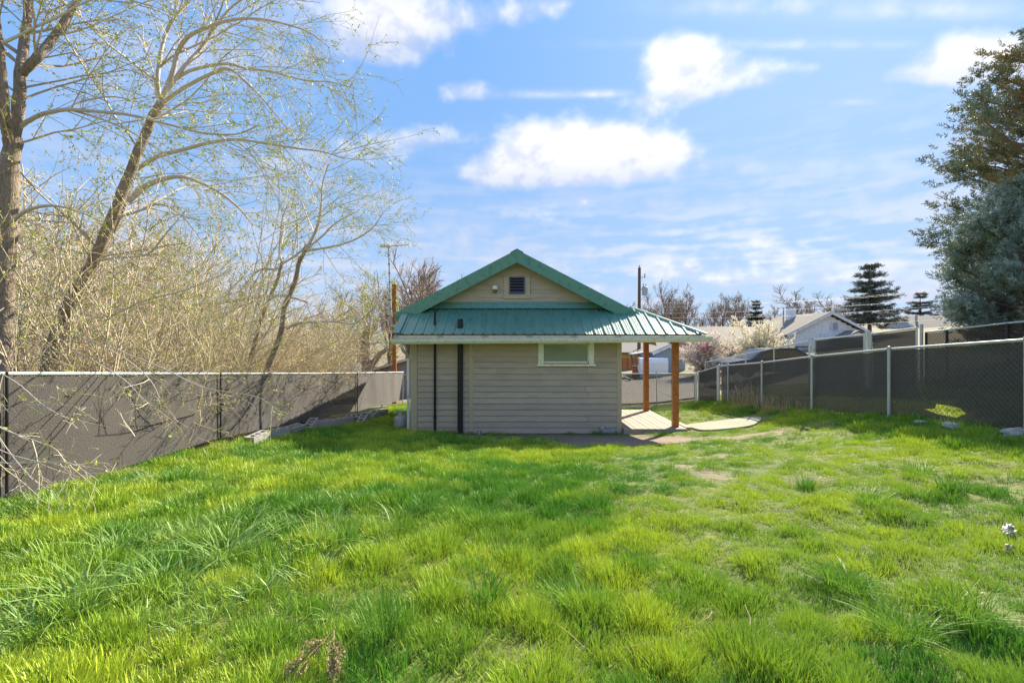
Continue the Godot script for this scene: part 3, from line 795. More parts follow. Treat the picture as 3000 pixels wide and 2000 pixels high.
	part("roof_boot", lathe(PackedVector2Array([Vector2(0.085, 2.335), Vector2(0.06, 2.36), Vector2(0.035, 2.39), Vector2(0.03, 2.43)]), 14), M.galv, p1)
	var p2 := part("vent_pipe", pipe_col(-0.05, 2.64, 0.062, 16), M.black_pipe, house, hp(-1.195, -2.12, FD - 0.09))
	part("roof_boot", lathe(PackedVector2Array([Vector2(0.12, 2.36), Vector2(0.115, 2.40), Vector2(0.10, 2.41), Vector2(0.095, 2.45), Vector2(0.07, 2.46)]), 16), M.black_pipe, p2)
	part("boot_flange", bbox(Vector3(0.27, 0.008, 0.25), 0.003), M.galv, p2, Vector3(0, 2.385, 0), Vector3(atan(RISE), 0, 0))
	# porch: posts, beams, rafters
	for q in [[3.83, 11.34], [3.87, 13.95]]:
		part("porch_post", bbox(Vector3(0.135, 2.06, 0.135), 0.006), M.post_wood, house, hp(q[0], -0.97, q[1]), Vector3(0, 0.02, 0.0))
	hbox("porch_beam", 3.78, 3.89, -0.0, 0.115, 11.1, 14.55, M.rafter)
	hbox("porch_beam", 2.555, 3.775, -0.0, 0.11, 13.9, 14.0, M.rafter)
	hbox("porch_beam", 2.555, 3.775, 0.0, 0.11, 11.28, 11.38, M.rafter)
	for k in 5: hbox("rafter", 2.56, 3.77, 0.03, 0.115, 11.8 + k * 0.45, 11.84 + k * 0.45, M.rafter)
	part("rafter_tail", prism(PackedVector2Array([Vector2(-0.5, 0.1), Vector2(0.02, -0.02), Vector2(0.05, -0.13), Vector2(-0.08, -0.10), Vector2(-0.5, 0.0)]), 0.04), M.rafter, house, hp(4.3, 0.0, 14.55))
	# deck
	var dk := hbox("deck", 2.56, 4.0, -2.14, -2.03, 11.1, 14.15, M.deck_side)
	for i in 10:
		var x0 := 2.565 + i * 0.1455
		hbox("deck_board", x0, x0 + 0.1395, -2.029, -2.0 + rng.randf_range(-0.002, 0.002), 11.06, 14.2, [M.deck, M.deck2][i % 2], dk, 0.004)
	hbox("deck_rim", 2.56, 4.02, -2.15, -2.031, 11.065, 11.098, M.deck_side, dk)
	hbox("deck_edge_board", 4.021, 4.16, -2.12, -1.985, 11.2, 11.9, M.deck, dk)
	hbox("deck_edge_board", 3.7, 4.05, -2.16, -2.06, 10.98, 11.06, M.deck_side, dk)

# ---------------------------------------------------------------- fences
func chain(parent: Node, a0: Vector3, a1: Vector3, b0: Vector3, b1: Vector3, pitch: float, r: float, m: Material) -> MeshInstance3D:
	# a0 -> a1 is one side from bottom to top, b0 -> b1 the other; two families of straight diagonal wires
	var mb := MB.new()
	var W := (b0 - a0).length(); var H := ((a1 - a0).length() + (b1 - b0).length()) * 0.5
	var nrm := (b0 - a0).cross(a1 - a0).normalized()
	for fam in 2:
		var s := -H
		while s < W:
			var u0 := s; var v0 := 0.0; var u1 := s + H; var v1 := H
			if u0 < 0: v0 = -u0; u0 = 0.0
			if u1 > W: v1 = H - (u1 - W); u1 = W
			if u1 - u0 > 0.01:
				var pa := _on(a0, a1, b0, b1, u0 / W if fam == 0 else 1.0 - u0 / W, v0 / H)
				var pb := _on(a0, a1, b0, b1, u1 / W if fam == 0 else 1.0 - u1 / W, v1 / H)
				var o := nrm * (r * 0.9 if fam == 0 else -r * 0.9)
				mb.tube(PackedVector3Array([pa + o, pb + o]), r, r, 3)
			s += pitch * 1.414
	# knuckles along the top
	var k := int(W / (pitch * 1.414))
	for i in k:
		var p := _on(a0, a1, b0, b1, (i + 0.5) / k, 1.0)
		mb.tube(PackedVector3Array([p - (b0 - a0).normalized() * 0.008, p + Vector3(0, 0.028, 0), p + (b0 - a0).normalized() * 0.008]), r, r, 3)
	var o := part("wire_mesh", mb.mesh(), m, parent)
	o.set_meta("kind", "stuff")
	return o
func _on(a0: Vector3, a1: Vector3, b0: Vector3, b1: Vector3, u: float, v: float) -> Vector3:
	return a0.lerp(b0, u).lerp(a1.lerp(b1, u), v)
func cloth(parent: Node, a0: Vector3, a1: Vector3, b0: Vector3, b1: Vector3, off: Vector3, m: Material, wave := 0.012) -> MeshInstance3D:
	var mb := MB.new()
	var nu := 14; var nv := 7
	var grid := []
	for i in nu + 1:
		for j in nv + 1:
			var u := float(i) / nu; var v := float(j) / nv
			var p := _on(a0, a1, b0, b1, u, v)
			var wv := wave * (nz2.get_noise_3d(p.x * 60.0, p.y * 40.0, p.z * 60.0) * 1.5 + 0.4 * sin(u * 9.0 + v * 2.0)) * sin(PI * clampf(u, 0.04, 0.96))
			grid.append(p + off + off.normalized() * wv)
	for p in grid:
		mb.v.append(p); mb.n.append(Vector3.ZERO); mb.c.append(Color.WHITE)
	for i in nu:
		for j in nv:
			var a := i * (nv + 1) + j
			for t in [[a, a + 1, a + nv + 1], [a + nv + 1, a + 1, a + nv + 2]]:
				for q in t: mb.ix.append(q)
				var nn: Vector3 = (grid[t[2]] - grid[t[0]]).cross(grid[t[1]] - grid[t[0]])
				for q in t: mb.n[q] += nn
	for i in mb.n.size(): mb.n[i] = mb.n[i].normalized()
	return part("screen_fabric", mb.mesh(), m, parent)
func left_line(d: float) -> float:
	if d < 4.7: return -5.0 - (4.7 - d) * 0.02
	if d < 8.07: return -5.0
	return -5.0 + (d - 8.07) * 0.09
func left_top(d: float) -> float:
	if d < 3.0: return -0.198 + (3.0 - d) * 0.02
	return -0.0668 * d + 0.0006 * maxf(d - 8.0, 0) * (d - 8.0)
func build_left_fence():
	var f := thing("chain_link_fence", "black chain-link fence with dark windscreen fabric and pale top rail under the budding trees", "fence", ground_at(-5.0, 8.2))
	var o := f.position
	var dd := [-5.0, -1.8, 1.4, 4.74, 8.2, 10.95, 13.85, 16.0, 18.2]
	var rail_prev := Vector3.ZERO
	for i in dd.size():
		var d: float = dd[i]
		var x := left_line(d)
		var top := w(x, left_top(d), d)
		var gy := gh(x, d)
		part("post", pipe_col(gy - 0.3 - o.y, top.y + 0.02 - o.y, 0.013), M.black_metal if i < dd.size() - 1 else M.galv, f, Vector3(x - o.x + (0.045 if d in [8.2, 13.85, 4.74] else -0.02), 0, -d - o.z))
		if d == 13.85: part("rust_sleeve", pipe_col(gy + 0.35 - o.y, top.y - 0.28 - o.y, 0.022), M.rust, f, Vector3(x - o.x + 0.045, 0, -d - o.z))
		if i > 0:
			var d0: float = dd[i - 1]; var x0 := left_line(d0)
			var t0 := w(x0, left_top(d0), d0)
			part("top_rail", rod([t0 - o, top - o], 0.022, 10), M.galv, f)
			var b0 := ground_at(x0, d0, 0.02); var b1 := ground_at(x, d, 0.02)
			chain(f, b0 - o - Vector3(0.03, 0, 0), t0 - o - Vector3(0.03, 0, 0), b1 - o - Vector3(0.03, 0, 0), top - o - Vector3(0.03, 0, 0), 0.055, 0.0022, M.black_metal)
			var la := -0.04; var lb := -0.04
			if d0 >= 8.0: la = 0.12; lb = 0.16
			elif d > 8.0: lb = 0.12
			var cb1 := b1; var ct1 := top
			if i == dd.size() - 1: cb1 = b0.lerp(b1, 0.75); ct1 = t0.lerp(top, 0.97)
			cloth(f, b0 - o + Vector3(0, la, 0), t0 - o - Vector3(0, 0.03, 0), cb1 - o + Vector3(0, lb, 0), ct1 - o - Vector3(0, 0.03, 0), Vector3(0.012, 0, 0), M.screen, 0.03)
const RTOP := [[-5.0, 0.55], [0.0, 0.33], [4.0, 0.16], [6.15, 0.02], [8.35, -0.13], [10.5, -0.325], [12.6, -0.55], [15.2, -0.775]]
func right_top(d: float) -> float:
	for i in RTOP.size() - 1:
		if d <= RTOP[i + 1][0]: return lerpf(RTOP[i][1], RTOP[i + 1][1], (d - RTOP[i][0]) / (RTOP[i + 1][0] - RTOP[i][0]))
	return -0.775
func build_right_fences():
	var X := 6.55
	var f := thing("chain_link_fence", "galvanised chain-link fence with a torn black windscreen above the grassy bank", "fence", ground_at(X, 8.35))
	var o := f.position
	var dd := [-4.6, -2.45, -0.3, 1.85, 4.0, 6.12, 8.35, 10.5, 12.6, 14.57, 15.2]
	for i in dd.size():
		var d: float = dd[i]
		var top := w(X, right_top(d), d)
		var gy := gh(X, d)
		var pr := part("post", pipe_col(gy - 0.3 - o.y, top.y - 0.005 - o.y, 0.026 if d < 14 else 0.022, 12), M.galv, f, Vector3(X - 0.035 - o.x, 0, -d - o.z))
		part("post_cap", lathe(PackedVector2Array([Vector2(0.034, -0.02), Vector2(0.034, 0.015), Vector2(0.02, 0.035), Vector2(0, 0.042)]), 10), M.galv_dull, pr, Vector3(0, top.y - o.y + 0.01, 0))
		if i > 0:
			var d0: float = dd[i - 1]
			var t0 := w(X, right_top(d0), d0)
			part("top_rail", rod([t0 - o, top - o], 0.021, 10), M.galv, f)
			var b0 := ground_at(X, d0, 0.02); var b1 := ground_at(X, d, 0.02)
			chain(f, b0 - o, t0 - o, b1 - o, top - o, 0.055, 0.0021, M.wire)
			if d == 8.35:
				torn_cloth(f, b0 - o, t0 - o - Vector3(0, 0.03, 0), b1 - o, top - o - Vector3(0, 0.03, 0), Vector3(0.04, 0, 0))
			else:
				cloth(f, b0 - o, t0 - o - Vector3(0, 0.03, 0), b1 - o, top - o - Vector3(0, 0.03, 0), Vector3(0.04, 0, 0), M.screen_right)
	# short return panel from the fence to the gate post
	var r := thing("fence_return_panel", "short dark screened chain-link panel between the back gate and the side fence", "fence panel", ground_at(6.4, 15.7))
	o = r.position
	var pa := [ground_at(6.50, 15.28, 0.02), w(6.50, -0.80, 15.28)]; var pb := [ground_at(6.26, 16.2, 0.02), w(6.26, -1.03, 16.2)]
	part("top_rail", rod([pa[1] - o, pb[1] - o], 0.02, 8), M.galv, r)
	for q in [pa, pb]:
		part("post", rod([q[0] - o - Vector3(0, 0.3, 0), q[1] - o + Vector3(0, 0.04, 0)], 0.03, 10), M.galv, r)
	chain(r, pa[0] - o, pa[1] - o, pb[0] - o, pb[1] - o, 0.055, 0.003, M.wire)
	cloth(r, pa[0] - o, pa[1] - o, pb[0] - o, pb[1] - o, Vector3(0.03, 0, -0.015), M.screen_right)
	# back gate
	var gt := thing("back_gate", "wide chain-link gate with diagonal braces behind the porch", "gate", ground_at(5.0, 16.3))
	o = gt.position
	var T := -1.09; var Bm := -2.22
	var corners := [w(2.7, T, 16.3), w(6.16, T, 16.3), w(6.16, Bm, 16.3), w(2.7, Bm, 16.3)]
	for i in 4: part("frame", rod([corners[i] - o, corners[(i + 1) % 4] - o], 0.02, 8), M.galv, gt)
	part("frame", rod([w(4.87, T + 0.1, 16.28) - o, w(4.87, Bm, 16.28) - o], 0.014, 8), M.galv, gt)
	part("brace", rod([w(3.7, T - 0.05, 16.28) - o, w(4.87, Bm + 0.6, 16.28) - o], 0.008, 6), M.galv, gt)
	part("brace", rod([w(4.87, T - 0.55, 16.28) - o, w(6.16, Bm + 0.05, 16.28) - o], 0.008, 6), M.galv, gt)
	part("gate_post", rod([w(6.22, T + 0.05, 16.3) - o, w(6.22, -2.5, 16.3) - o], 0.034, 10), M.galv, gt)
	part("gate_post", rod([w(2.64, T + 0.05, 16.3) - o, w(2.64, -2.55, 16.3) - o], 0.034, 10), M.galv, gt)
	chain(gt, corners[3] - o, corners[0] - o, corners[2] - o, corners[1] - o, 0.045, 0.0042, M.black_metal)
	cloth(gt, corners[3] - o, corners[0] - o, corners[2] - o, corners[1] - o, Vector3(0, 0, -0.03), M.gate_screen, 0.006)
	# neighbour's fence up the slope
	var n1 := thing("chain_link_fence", "bare galvanised chain-link fence running down beside the blossom trees", "fence", ground_at(9.0, 17.0))
	o = n1.position
	var nd := [14.62, 16.6, 18.6, 20.7, 22.5]
	for i in nd.size():
		var d: float = nd[i]
		var top := w(9.0, lerpf(0.03, -0.95, (d - 14.5) / 7.9), d)
		part("post", rod([ground_at(9.0, d, -0.3) - o, top - o + Vector3(0, 0.05, 0)], 0.03 if i == 0 else 0.022, 10), M.galv, n1)
		if i > 0:
			var d0: float = nd[i - 1]
			var t0 := w(9.0, lerpf(0.03, -0.95, (d0 - 14.5) / 7.9), d0)
			part("top_rail", rod([t0 - o, top - o], 0.02, 8), M.galv, n1)
			chain(n1, ground_at(9.0, d0, 0.02) - o, t0 - o, ground_at(9.0, d, 0.02) - o, top - o, 0.06, 0.0028, M.wire)
	var n2 := thing("driveway_gate", "pair of black screened chain-link gate leaves between galvanised posts", "gate", ground_at(9.0, 12.5))
	o = n2.position
	for q in [[14.35, 12.35, 0.05, 0.175], [12.1, 10.75, 0.19, 0.30]]:
		var a := [ground_at(9.0, q[0], 0.03), w(9.0, q[2], q[0])]; var b := [ground_at(9.0, q[1], 0.03), w(9.0, q[3], q[1])]
		for e in [[a[1], b[1]], [a[0], b[0]], [a[0], a[1]], [b[0], b[1]]]: part("frame", rod([e[0] - o, e[1] - o], 0.02, 8), M.galv, n2)
		chain(n2, a[0] - o, a[1] - o, b[0] - o, b[1] - o, 0.055, 0.0022, M.black_metal)
		cloth(n2, a[0] - o, a[1] - o - Vector3(0, 0.03, 0), b[0] - o, b[1] - o - Vector3(0, 0.03, 0), Vector3(0.03, 0, 0), M.screen_right)
	for d in [14.48, 12.28, 12.17, 10.62]:
		part("post", rod([ground_at(9.0, d, -0.3) - o, w(9.0, lerpf(0.33, 0.05, (d - 10.6) / 3.9) + 0.05, d) - o], 0.032, 10), M.galv, n2)
	var n3 := thing("chain_link_fence", "black-posted chain-link fence with brown see-through screen below the big juniper", "fence", ground_at(9.0, 8.5))
	o = n3.position
	var bd := [10.5, 10.0, 8.78, 6.8, 4.6, 2.4, 0.2]
	for i in bd.size():
		var d: float = bd[i]
		var top := w(9.0, lerpf(0.20, 0.34, clampf((10.5 - d) / 1.8, 0, 1)) + maxf(8.7 - d, 0) * 0.05, d)
		part("post", rod([ground_at(9.0, d, -0.3) - o, top - o], 0.024, 8), M.black_metal, n3)
		if i > 0:
			var d0: float = bd[i - 1]
			var t0 := w(9.0, lerpf(0.20, 0.34, clampf((10.5 - d0) / 1.8, 0, 1)) + maxf(8.7 - d0, 0) * 0.05, d0)
			part("top_rail", rod([t0 - o, top - o], 0.018, 8), M.galv, n3)
			chain(n3, ground_at(9.0, d0, 0.02) - o, t0 - o, ground_at(9.0, d, 0.02) - o, top - o, 0.055, 0.0022, M.black_metal)
			cloth(n3, ground_at(9.0, d0, 0.02) - o, t0 - o - Vector3(0, 0.02, 0), ground_at(9.0, d, 0.02) - o, top - o - Vector3(0, 0.02, 0), Vector3(0.03, 0, 0), M.screen_brown)
func torn_cloth(parent: Node, a0: Vector3, a1: Vector3, b0: Vector3, b1: Vector3, off: Vector3):
	# panel with a ragged tear near its foot; u runs from a to b, v upwards
	var lo := PackedVector2Array([Vector2(0, 0), Vector2(1, 0), Vector2(1, 0.15), Vector2(0.72, 0.15), Vector2(0.60, 0.095), Vector2(0.47, 0.075), Vector2(0.40, 0.14), Vector2(0, 0.14)])
	var hi := PackedVector2Array([Vector2(0, 0.14), Vector2(0.40, 0.14), Vector2(0.44, 0.20), Vector2(0.50, 0.222), Vector2(0.622, 0.232), Vector2(0.63, 0.168), Vector2(0.72, 0.15), Vector2(1, 0.15), Vector2(1, 1), Vector2(0, 1)])
	var mb := MB.new()
	for poly in [lo, hi]:
		var t := Geometry2D.triangulate_polygon(poly)
		for i in range(0, t.size(), 3):
			var q := []
			for e in 3:
				var p: Vector2 = poly[t[i + e]]
				q.append(_on(a0, a1, b0, b1, p.x, p.y) + off)
			mb.tri(q[0], q[1], q[2])
	part("screen_fabric", mb.mesh(), M.screen_right, parent).set_meta("label", "screen panel with a torn hole near the ground")

# ---------------------------------------------------------------- neighbours' buildings
func lc(r: float, gg: float, b: float, rough := 0.8, tex := true) -> StandardMaterial3D:
	var key := "m%.3f_%.3f_%.3f_%.2f" % [r, gg, b, rough]
	if not M.has(key): M[key] = mat(Color(r, gg, b), rough, M.patch_tex if tex else null, 0.7)
	return M[key]
func gable_house(called: String, label: String, at: Vector3, along_x: bool, half_w: float, length: float, wall_h: float, rise: float, wall: Material, roof: Material, over := 0.3) -> Node3D:
	# front-left-right as seen from -z towards +z; local: gable profile in x, length along z (or turned)
	var t := thing(called, label, "house", at, PI / 2 if along_x else 0.0)
	var poly := PackedVector2Array([Vector2(-half_w, -0.6), Vector2(half_w, -0.6), Vector2(half_w, wall_h), Vector2(0, wall_h + rise * half_w / (half_w + over)), Vector2(-half_w, wall_h)])
	var wl := part("wall", prism(poly, length), wall, t)
	var sl := rise / (half_w + over)
	for s in [-1.0, 1.0]:
		var rl := (half_w + over) * sqrt(1.0 + sl * sl)
		var rp := part("roof", bbox(Vector3(rl, 0.12, length + over * 2), 0.01), roof, t, Vector3(s * (half_w + over) * 0.5, wall_h + rise * 0.5 + 0.1, 0), Vector3(0, 0, -s * atan(sl)))
		for e in [-1.0, 1.0]:
			part("rake_board", bbox(Vector3(rl, 0.18, 0.05), 0.006), lc(0.7, 0.7, 0.72), rp, Vector3(0, -0.06, e * (length * 0.5 + over + 0.03)))
	# lap boards on the gable end that faces the yard, joined: too far away to tell apart
	var mb := MB.new()
	var h := 0.0
	while h < wall_h + rise - 0.25:
		var hw := half_w - 0.01 if h < wall_h else (wall_h + rise * half_w / (half_w + over) - h - 0.1) / sl
		if hw > 0.15: mb.quad(Vector3(-hw, h, length * 0.5 + 0.03), Vector3(-hw, h + 0.19, length * 0.5 + 0.008), Vector3(hw, h + 0.19, length * 0.5 + 0.008), Vector3(hw, h, length * 0.5 + 0.03))
		h += 0.2
	part("siding", mb.mesh(), wall, wl).set_meta("kind", "stuff")
	return t
func add_window(t: Node3D, c: Vector3, wd: float, ht: float, frame: Material, pane: Material):
	var f := part("window", bbox(Vector3(wd + 0.16, ht + 0.16, 0.06), 0.01), frame, t, c)
	part("pane", bbox(Vector3(wd * 0.48, ht, 0.02), 0.003), pane, f, Vector3(-wd * 0.25, 0, 0.03))
	part("pane", bbox(Vector3(wd * 0.48, ht, 0.02), 0.003), pane, f, Vector3(wd * 0.25, 0, 0.03))
func build_neighbours():
	# white cottage beyond the blossoms
	var base := w(23.7, -2.0, 39.4)
	var wh := gable_house("neighbour_house", "white clapboard cottage with attic vent and small portico beyond the gate", base, false, 3.05, 6.7, 2.35, 1.72, M.house_white, M.roof_tan)
	add_window(wh, Vector3(-2.0, 0.95, 3.42), 0.95, 1.25, lc(0.05, 0.035, 0.03), lc(0.5, 0.5, 0.52, 0.3))
	add_window(wh, Vector3(0.35, 3.15, 3.42), 0.4, 0.5, lc(0.75, 0.75, 0.78), lc(0.35, 0.36, 0.42))
	var ch := part("chimney", bbox(Vector3(0.6, 1.3, 0.5), 0.02), M.house_white, wh, Vector3(-0.6, 4.15, -0.6))
	part("chimney_cap", bbox(Vector3(0.7, 0.12, 0.6), 0.02), M.concrete, ch, Vector3(0, 0.68, 0))
	part("vent_pipe", pipe_col(2.9, 4.7, 0.06), M.galv_dull, wh, Vector3(-1.9, 0, 0.6))
	var pp := part("portico", prism(PackedVector2Array([Vector2(-1.1, 0), Vector2(1.1, 0), Vector2(0, 0.6)]), 1.2), M.house_white, wh, Vector3(1.2, 2.1, 4.0))
	for s in [-1.0, 1.0]:
		part("portico_roof", bbox(Vector3(1.4, 0.08, 1.5), 0.01), M.roof_grey, pp, Vector3(s * 0.6, 0.36, 0.05), Vector3(0, 0, -s * 0.5))
		part("portico_post", bbox(Vector3(0.12, 2.1, 0.12), 0.01), M.house_white, pp, Vector3(s * 0.95, -1.05, 0.45))
	# grey-roofed house further up the street
	var g2 := gable_house("neighbour_house", "pale house with a long weathered shingle roof beside the juniper", w(47.0, -1.2, 52.6), true, 2.7, 10.0, 2.35, 1.5, lc(0.62, 0.66, 0.70), M.roof_tan)
	part("vent_pipe", pipe_col(2.6, 4.0, 0.12), M.galv_dull, g2, Vector3(-1.2, 0.0, -4.0))
	var g3 := gable_house("neighbour_house", "tan house with a dark brown roof behind the white blossoms", w(17.6, -2.5, 41.0), true, 3.0, 6.0, 2.2, 1.4, lc(0.45, 0.33, 0.23), lc(0.10, 0.085, 0.07))
	add_window(g3, Vector3(-1.4, 1.2, 3.03), 1.0, 1.0, lc(0.7, 0.7, 0.7), M.dark_glass)
	# seen through the porch
	var y1 := gable_house("neighbour_house", "yellow house with a grey shingle roof seen through the porch", w(11.2, -3.1, 50.0), true, 3.2, 9.0, 1.9, 1.15, lc(0.62, 0.42, 0.10), M.roof_grey)
	part("vent_pipe", pipe_col(2.2, 3.5, 0.1), M.galv_dull, y1, Vector3(2.4, 0, 3.3))
	var sh := gable_house("garden_shed", "pale blue shed with grey roof behind the porch posts", w(10.4, -2.6, 33.5), false, 1.0, 3.4, 1.75, 0.55, lc(0.36, 0.45, 0.55), M.roof_grey, 0.25)
	sh.set_meta("category", "shed")
	part("meter_box", bbox(Vector3(0.25, 0.4, 0.12), 0.02), M.galv_dull, sh, Vector3(0.55, 1.0, 1.77))
	part("meter_pipe", pipe_col(0.2, 1.9, 0.03), M.galv_dull, sh, Vector3(0.55, 0, 1.75))
	var aw := part("awning", bbox(Vector3(1.5, 0.07, 1.3), 0.01), lc(0.33, 0.36, 0.40), sh, Vector3(-1.55, 1.85, 0.4), Vector3(0, 0, 0.16))
	for z in [-0.5, 0.55]: part("awning_post", bbox(Vector3(0.08, 1.9, 0.08), 0.008), lc(0.2, 0.17, 0.14), aw, Vector3(-0.6, -0.95, z))
	var bf := thing("board_fence", "weathered grey board fence beside the pale blue shed", "fence", w(8.75, -2.6, 30.6))
	for k in 7: part("board", bbox(Vector3(0.115, 1.35, 0.025), 0.005), [lc(0.13, 0.12, 0.11), lc(0.17, 0.155, 0.14)][k % 2], bf, Vector3(-0.42 + k * 0.125, 0.55, 0))
	part("rail", bbox(Vector3(0.95, 0.09, 0.04), 0.005), lc(0.13, 0.12, 0.11), bf, Vector3(-0.04, 0.85, -0.035))
	var of := thing("board_fence", "orange stained board fence below the yellow house", "fence", w(9.9, -2.75, 38.0))
	for k in 20: part("board", bbox(Vector3(0.14, 1.5 + 0.03 * sin(k * 2.0), 0.03), 0.005), [lc(0.42, 0.13, 0.03), lc(0.36, 0.11, 0.03), lc(0.48, 0.17, 0.05)][k % 3], of, Vector3(-1.4 + k * 0.148, 0.7, 0))
	part("rail", bbox(Vector3(3.0, 0.1, 0.05), 0.005), lc(0.36, 0.11, 0.03), of, Vector3(0.0, 1.1, -0.045))
	vehicle("parked_van", "white van parked in front of the orange board fence", "van", w(9.4, -2.62, 32.5), 1.35, lc(0.78, 0.79, 0.8, 0.3, false), 1.55)
	vehicle("parked_car", "dark blue car parked beyond the bare chain-link fence", "car", ground_at(12.0, 22.6, 0.0), PI, lc(0.015, 0.02, 0.05, 0.25, false), 1.32)
	var st := thing("timber_post", "short brown timber post standing in front of the utility pole", "post", w(7.6, -2.62, 30.0))
	part("shaft", bbox(Vector3(0.24, 1.3, 0.24), 0.02), lc(0.26, 0.10, 0.04), st, Vector3(0, 0.4, 0))
	part("cap", bbox(Vector3(0.28, 0.06, 0.28), 0.02), lc(0.2, 0.08, 0.035), st, Vector3(0, 1.08, 0))
	var sl := thing("street_lamp", "thin dark street lamp with a curved arm near the yellow house", "lamp", w(10.9, -2.85, 44.0))
	part("pole", pipe_col(-0.3, 1.75, 0.05), lc(0.12, 0.10, 0.09), sl)
	part("arm", rod([Vector3(0, 1.7, 0), Vector3(0.15, 1.95, 0), Vector3(0.45, 2.12, 0), Vector3(0.9, 2.15, 0)], 0.035, 6), lc(0.12, 0.10, 0.09), sl)
	part("lamp_head", bbox(Vector3(0.5, 0.12, 0.22), 0.04), M.galv_dull, sl, Vector3(1.1, 2.13, 0))
	# roofs below the thicket
	var r1 := gable_house("outbuilding", "small grey-roofed outbuilding beyond the thicket", w(-13.8, -4.3, 40.0), true, 2.0, 4.0, 1.5, 0.85, lc(0.35, 0.33, 0.31), lc(0.42, 0.40, 0.38), 0.4)
	var r2 := thing("carport", "grey board-sided carport with a slanted roof behind the fence corner", "carport", w(-6.2, -2.9, 24.0))
	part("wall", prism(PackedVector2Array([Vector2(-0.9, -0.4), Vector2(2.2, -0.4), Vector2(2.2, 2.25), Vector2(-0.9, 1.3)]), 3.0), lc(0.20, 0.21, 0.25), r2)
	part("roof", bbox(Vector3(3.6, 0.12, 3.6), 0.01), lc(0.48, 0.46, 0.45), r2, Vector3(0.65, 1.86, 0), Vector3(0, 0, 0.297))
	var r3 := gable_house("outbuilding", "blue-white shed roof glimpsed behind the leaning tree trunk", w(-18.0, -3.6, 20.0), false, 2.2, 4.0, 1.6, 0.8, lc(0.45, 0.48, 0.52), lc(0.50, 0.54, 0.58), 0.4)
	# utility pole with transformer
	var up := thing("utility_pole", "brown wooden utility pole with a grey transformer can behind the porch roof", "utility pole", w(10.5, -2.75, 40.0))
	part("shaft", rod([Vector3(0, -0.5, 0), Vector3(0.05, 8.85, 0)], 0.16, 12, 0.115), M.pole_wood, up)
	part("pin", pipe_col(8.8, 9.05, 0.05, 8), M.galv_dull, up, Vector3(0.05, 0, 0))
	var tc := part("transformer_can", lathe(PackedVector2Array([Vector2(0, 0), Vector2(0.22, 0.02), Vector2(0.23, 0.06), Vector2(0.23, 0.62), Vector2(0.24, 0.66), Vector2(0.18, 0.72), Vector2(0, 0.74)]), 18), lc(0.42, 0.45, 0.48, 0.4), up, Vector3(0.46, 6.55, 0.1))
	for q in [-0.1, 0.1]: part("bushing", pipe_col(0.72, 0.95, 0.035, 8), lc(0.3, 0.25, 0.2), tc, Vector3(q, 0, 0))
	part("bracket", bbox(Vector3(0.3, 0.06, 0.06), 0.01), M.galv_dull, up, Vector3(0.2, 7.05, 0.05))
	part("bracket", bbox(Vector3(0.45, 0.05, 0.05), 0.01), M.galv_dull, up, Vector3(0.28, 8.05, 0.05))
	part("insulator", pipe_col(8.0, 8.35, 0.045, 8), lc(0.35, 0.3, 0.28), up, Vector3(0.48, 0, 0.05))
	part("drop_wire", rod([Vector3(0.7, 7.2, 0.1), Vector3(0.78, 6.5, 0.1), Vector3(0.6, 5.6, 0.1), Vector3(0.1, 5.4, 0.1)], 0.012, 4), M.black_metal, up)
	var ends := [[902, 812], [918, 838], [930, 858], [948, 905], [885, 800]]
	for i in ends.size():
		var a := px(1880, ends[i][0], 40.0); var b := px(3300, ends[i][1] - 30.0, 34.0)
		var pts := []
		for k in 17:
			var t := k / 16.0
			pts.append(a.lerp(b, t) - Vector3(0, 4.0 * t * (1 - t) * (0.55 + 0.12 * i), 0))
		single("power_line", rod(pts, 0.008, 4), M.galv_dull, "thin power line strung from the utility pole across the street", "power line", Vector3.ZERO, Vector3.ZERO, "power lines over the street")
	# rusty pole with ivy behind the corner of the house
	var rp := thing("rusty_pole", "rust-brown pole wrapped in budding ivy behind the cottage corner", "pole", w(-4.63, -2.6, 19.0))
	part("shaft", pipe_col(-0.4, 4.85, 0.09, 12), M.rust, rp)
	var iv := MB.new(); var ivt := MB.new()
	for k in 160:
		var hh := rng.randf_range(1.6, 4.85) if k > 40 else rng.randf_range(3.9, 5.05)
		var a := rng.randf() * TAU
		var p := Vector3(cos(a) * 0.11, hh, sin(a) * 0.11)
		for e in 3: leaf(iv, p + rnd3() * 0.06, rng.randf_range(0.03, 0.055))
		if k % 5 == 0: ivt.tube(PackedVector3Array([p, p + Vector3(cos(a) * 0.2, 0.15, sin(a) * 0.2), p + Vector3(cos(a) * 0.34, 0.08, sin(a) * 0.3)]), 0.008, 0.003, 3, Color(0.3, 0.24, 0.15))
	part("ivy_leaves", iv.mesh(), M.bud, rp).set_meta("kind", "stuff")
	part("ivy_stems", ivt.mesh(), M.twig, rp).set_meta("kind", "stuff")
	# TV antenna on its mast at the left eave
	var an := thing("antenna_mast", "television antenna on a thin pale mast at the left eave", "antenna", w(-2.98, 0.30, 11.9))
	part("mast", rod([Vector3(0.17, -0.05, 0.0), Vector3(0.02, 0.12, 0), Vector3(0.0, 0.3, 0), Vector3(-0.06, 2.05, 0)], 0.021, 10), M.galv, an)
	part("conduit", rod([Vector3(0.30, -0.1, 0.0), Vector3(0.17, -0.02, 0.0), Vector3(0.04, 0.12, 0), Vector3(0.0, 0.3, 0), Vector3(-0.01, 0.45, 0)], 0.034, 10), M.galv_dull, an)
	part("wall_bracket", bbox(Vector3(0.3, 0.05, 0.06), 0.006), M.trim_cream, an, Vector3(0.16, 0.08, 0.04))
	part("boom", rod([Vector3(-0.26, 2.03, 0), Vector3(0.44, 2.08, 0)], 0.012, 6), M.galv_dull, an)
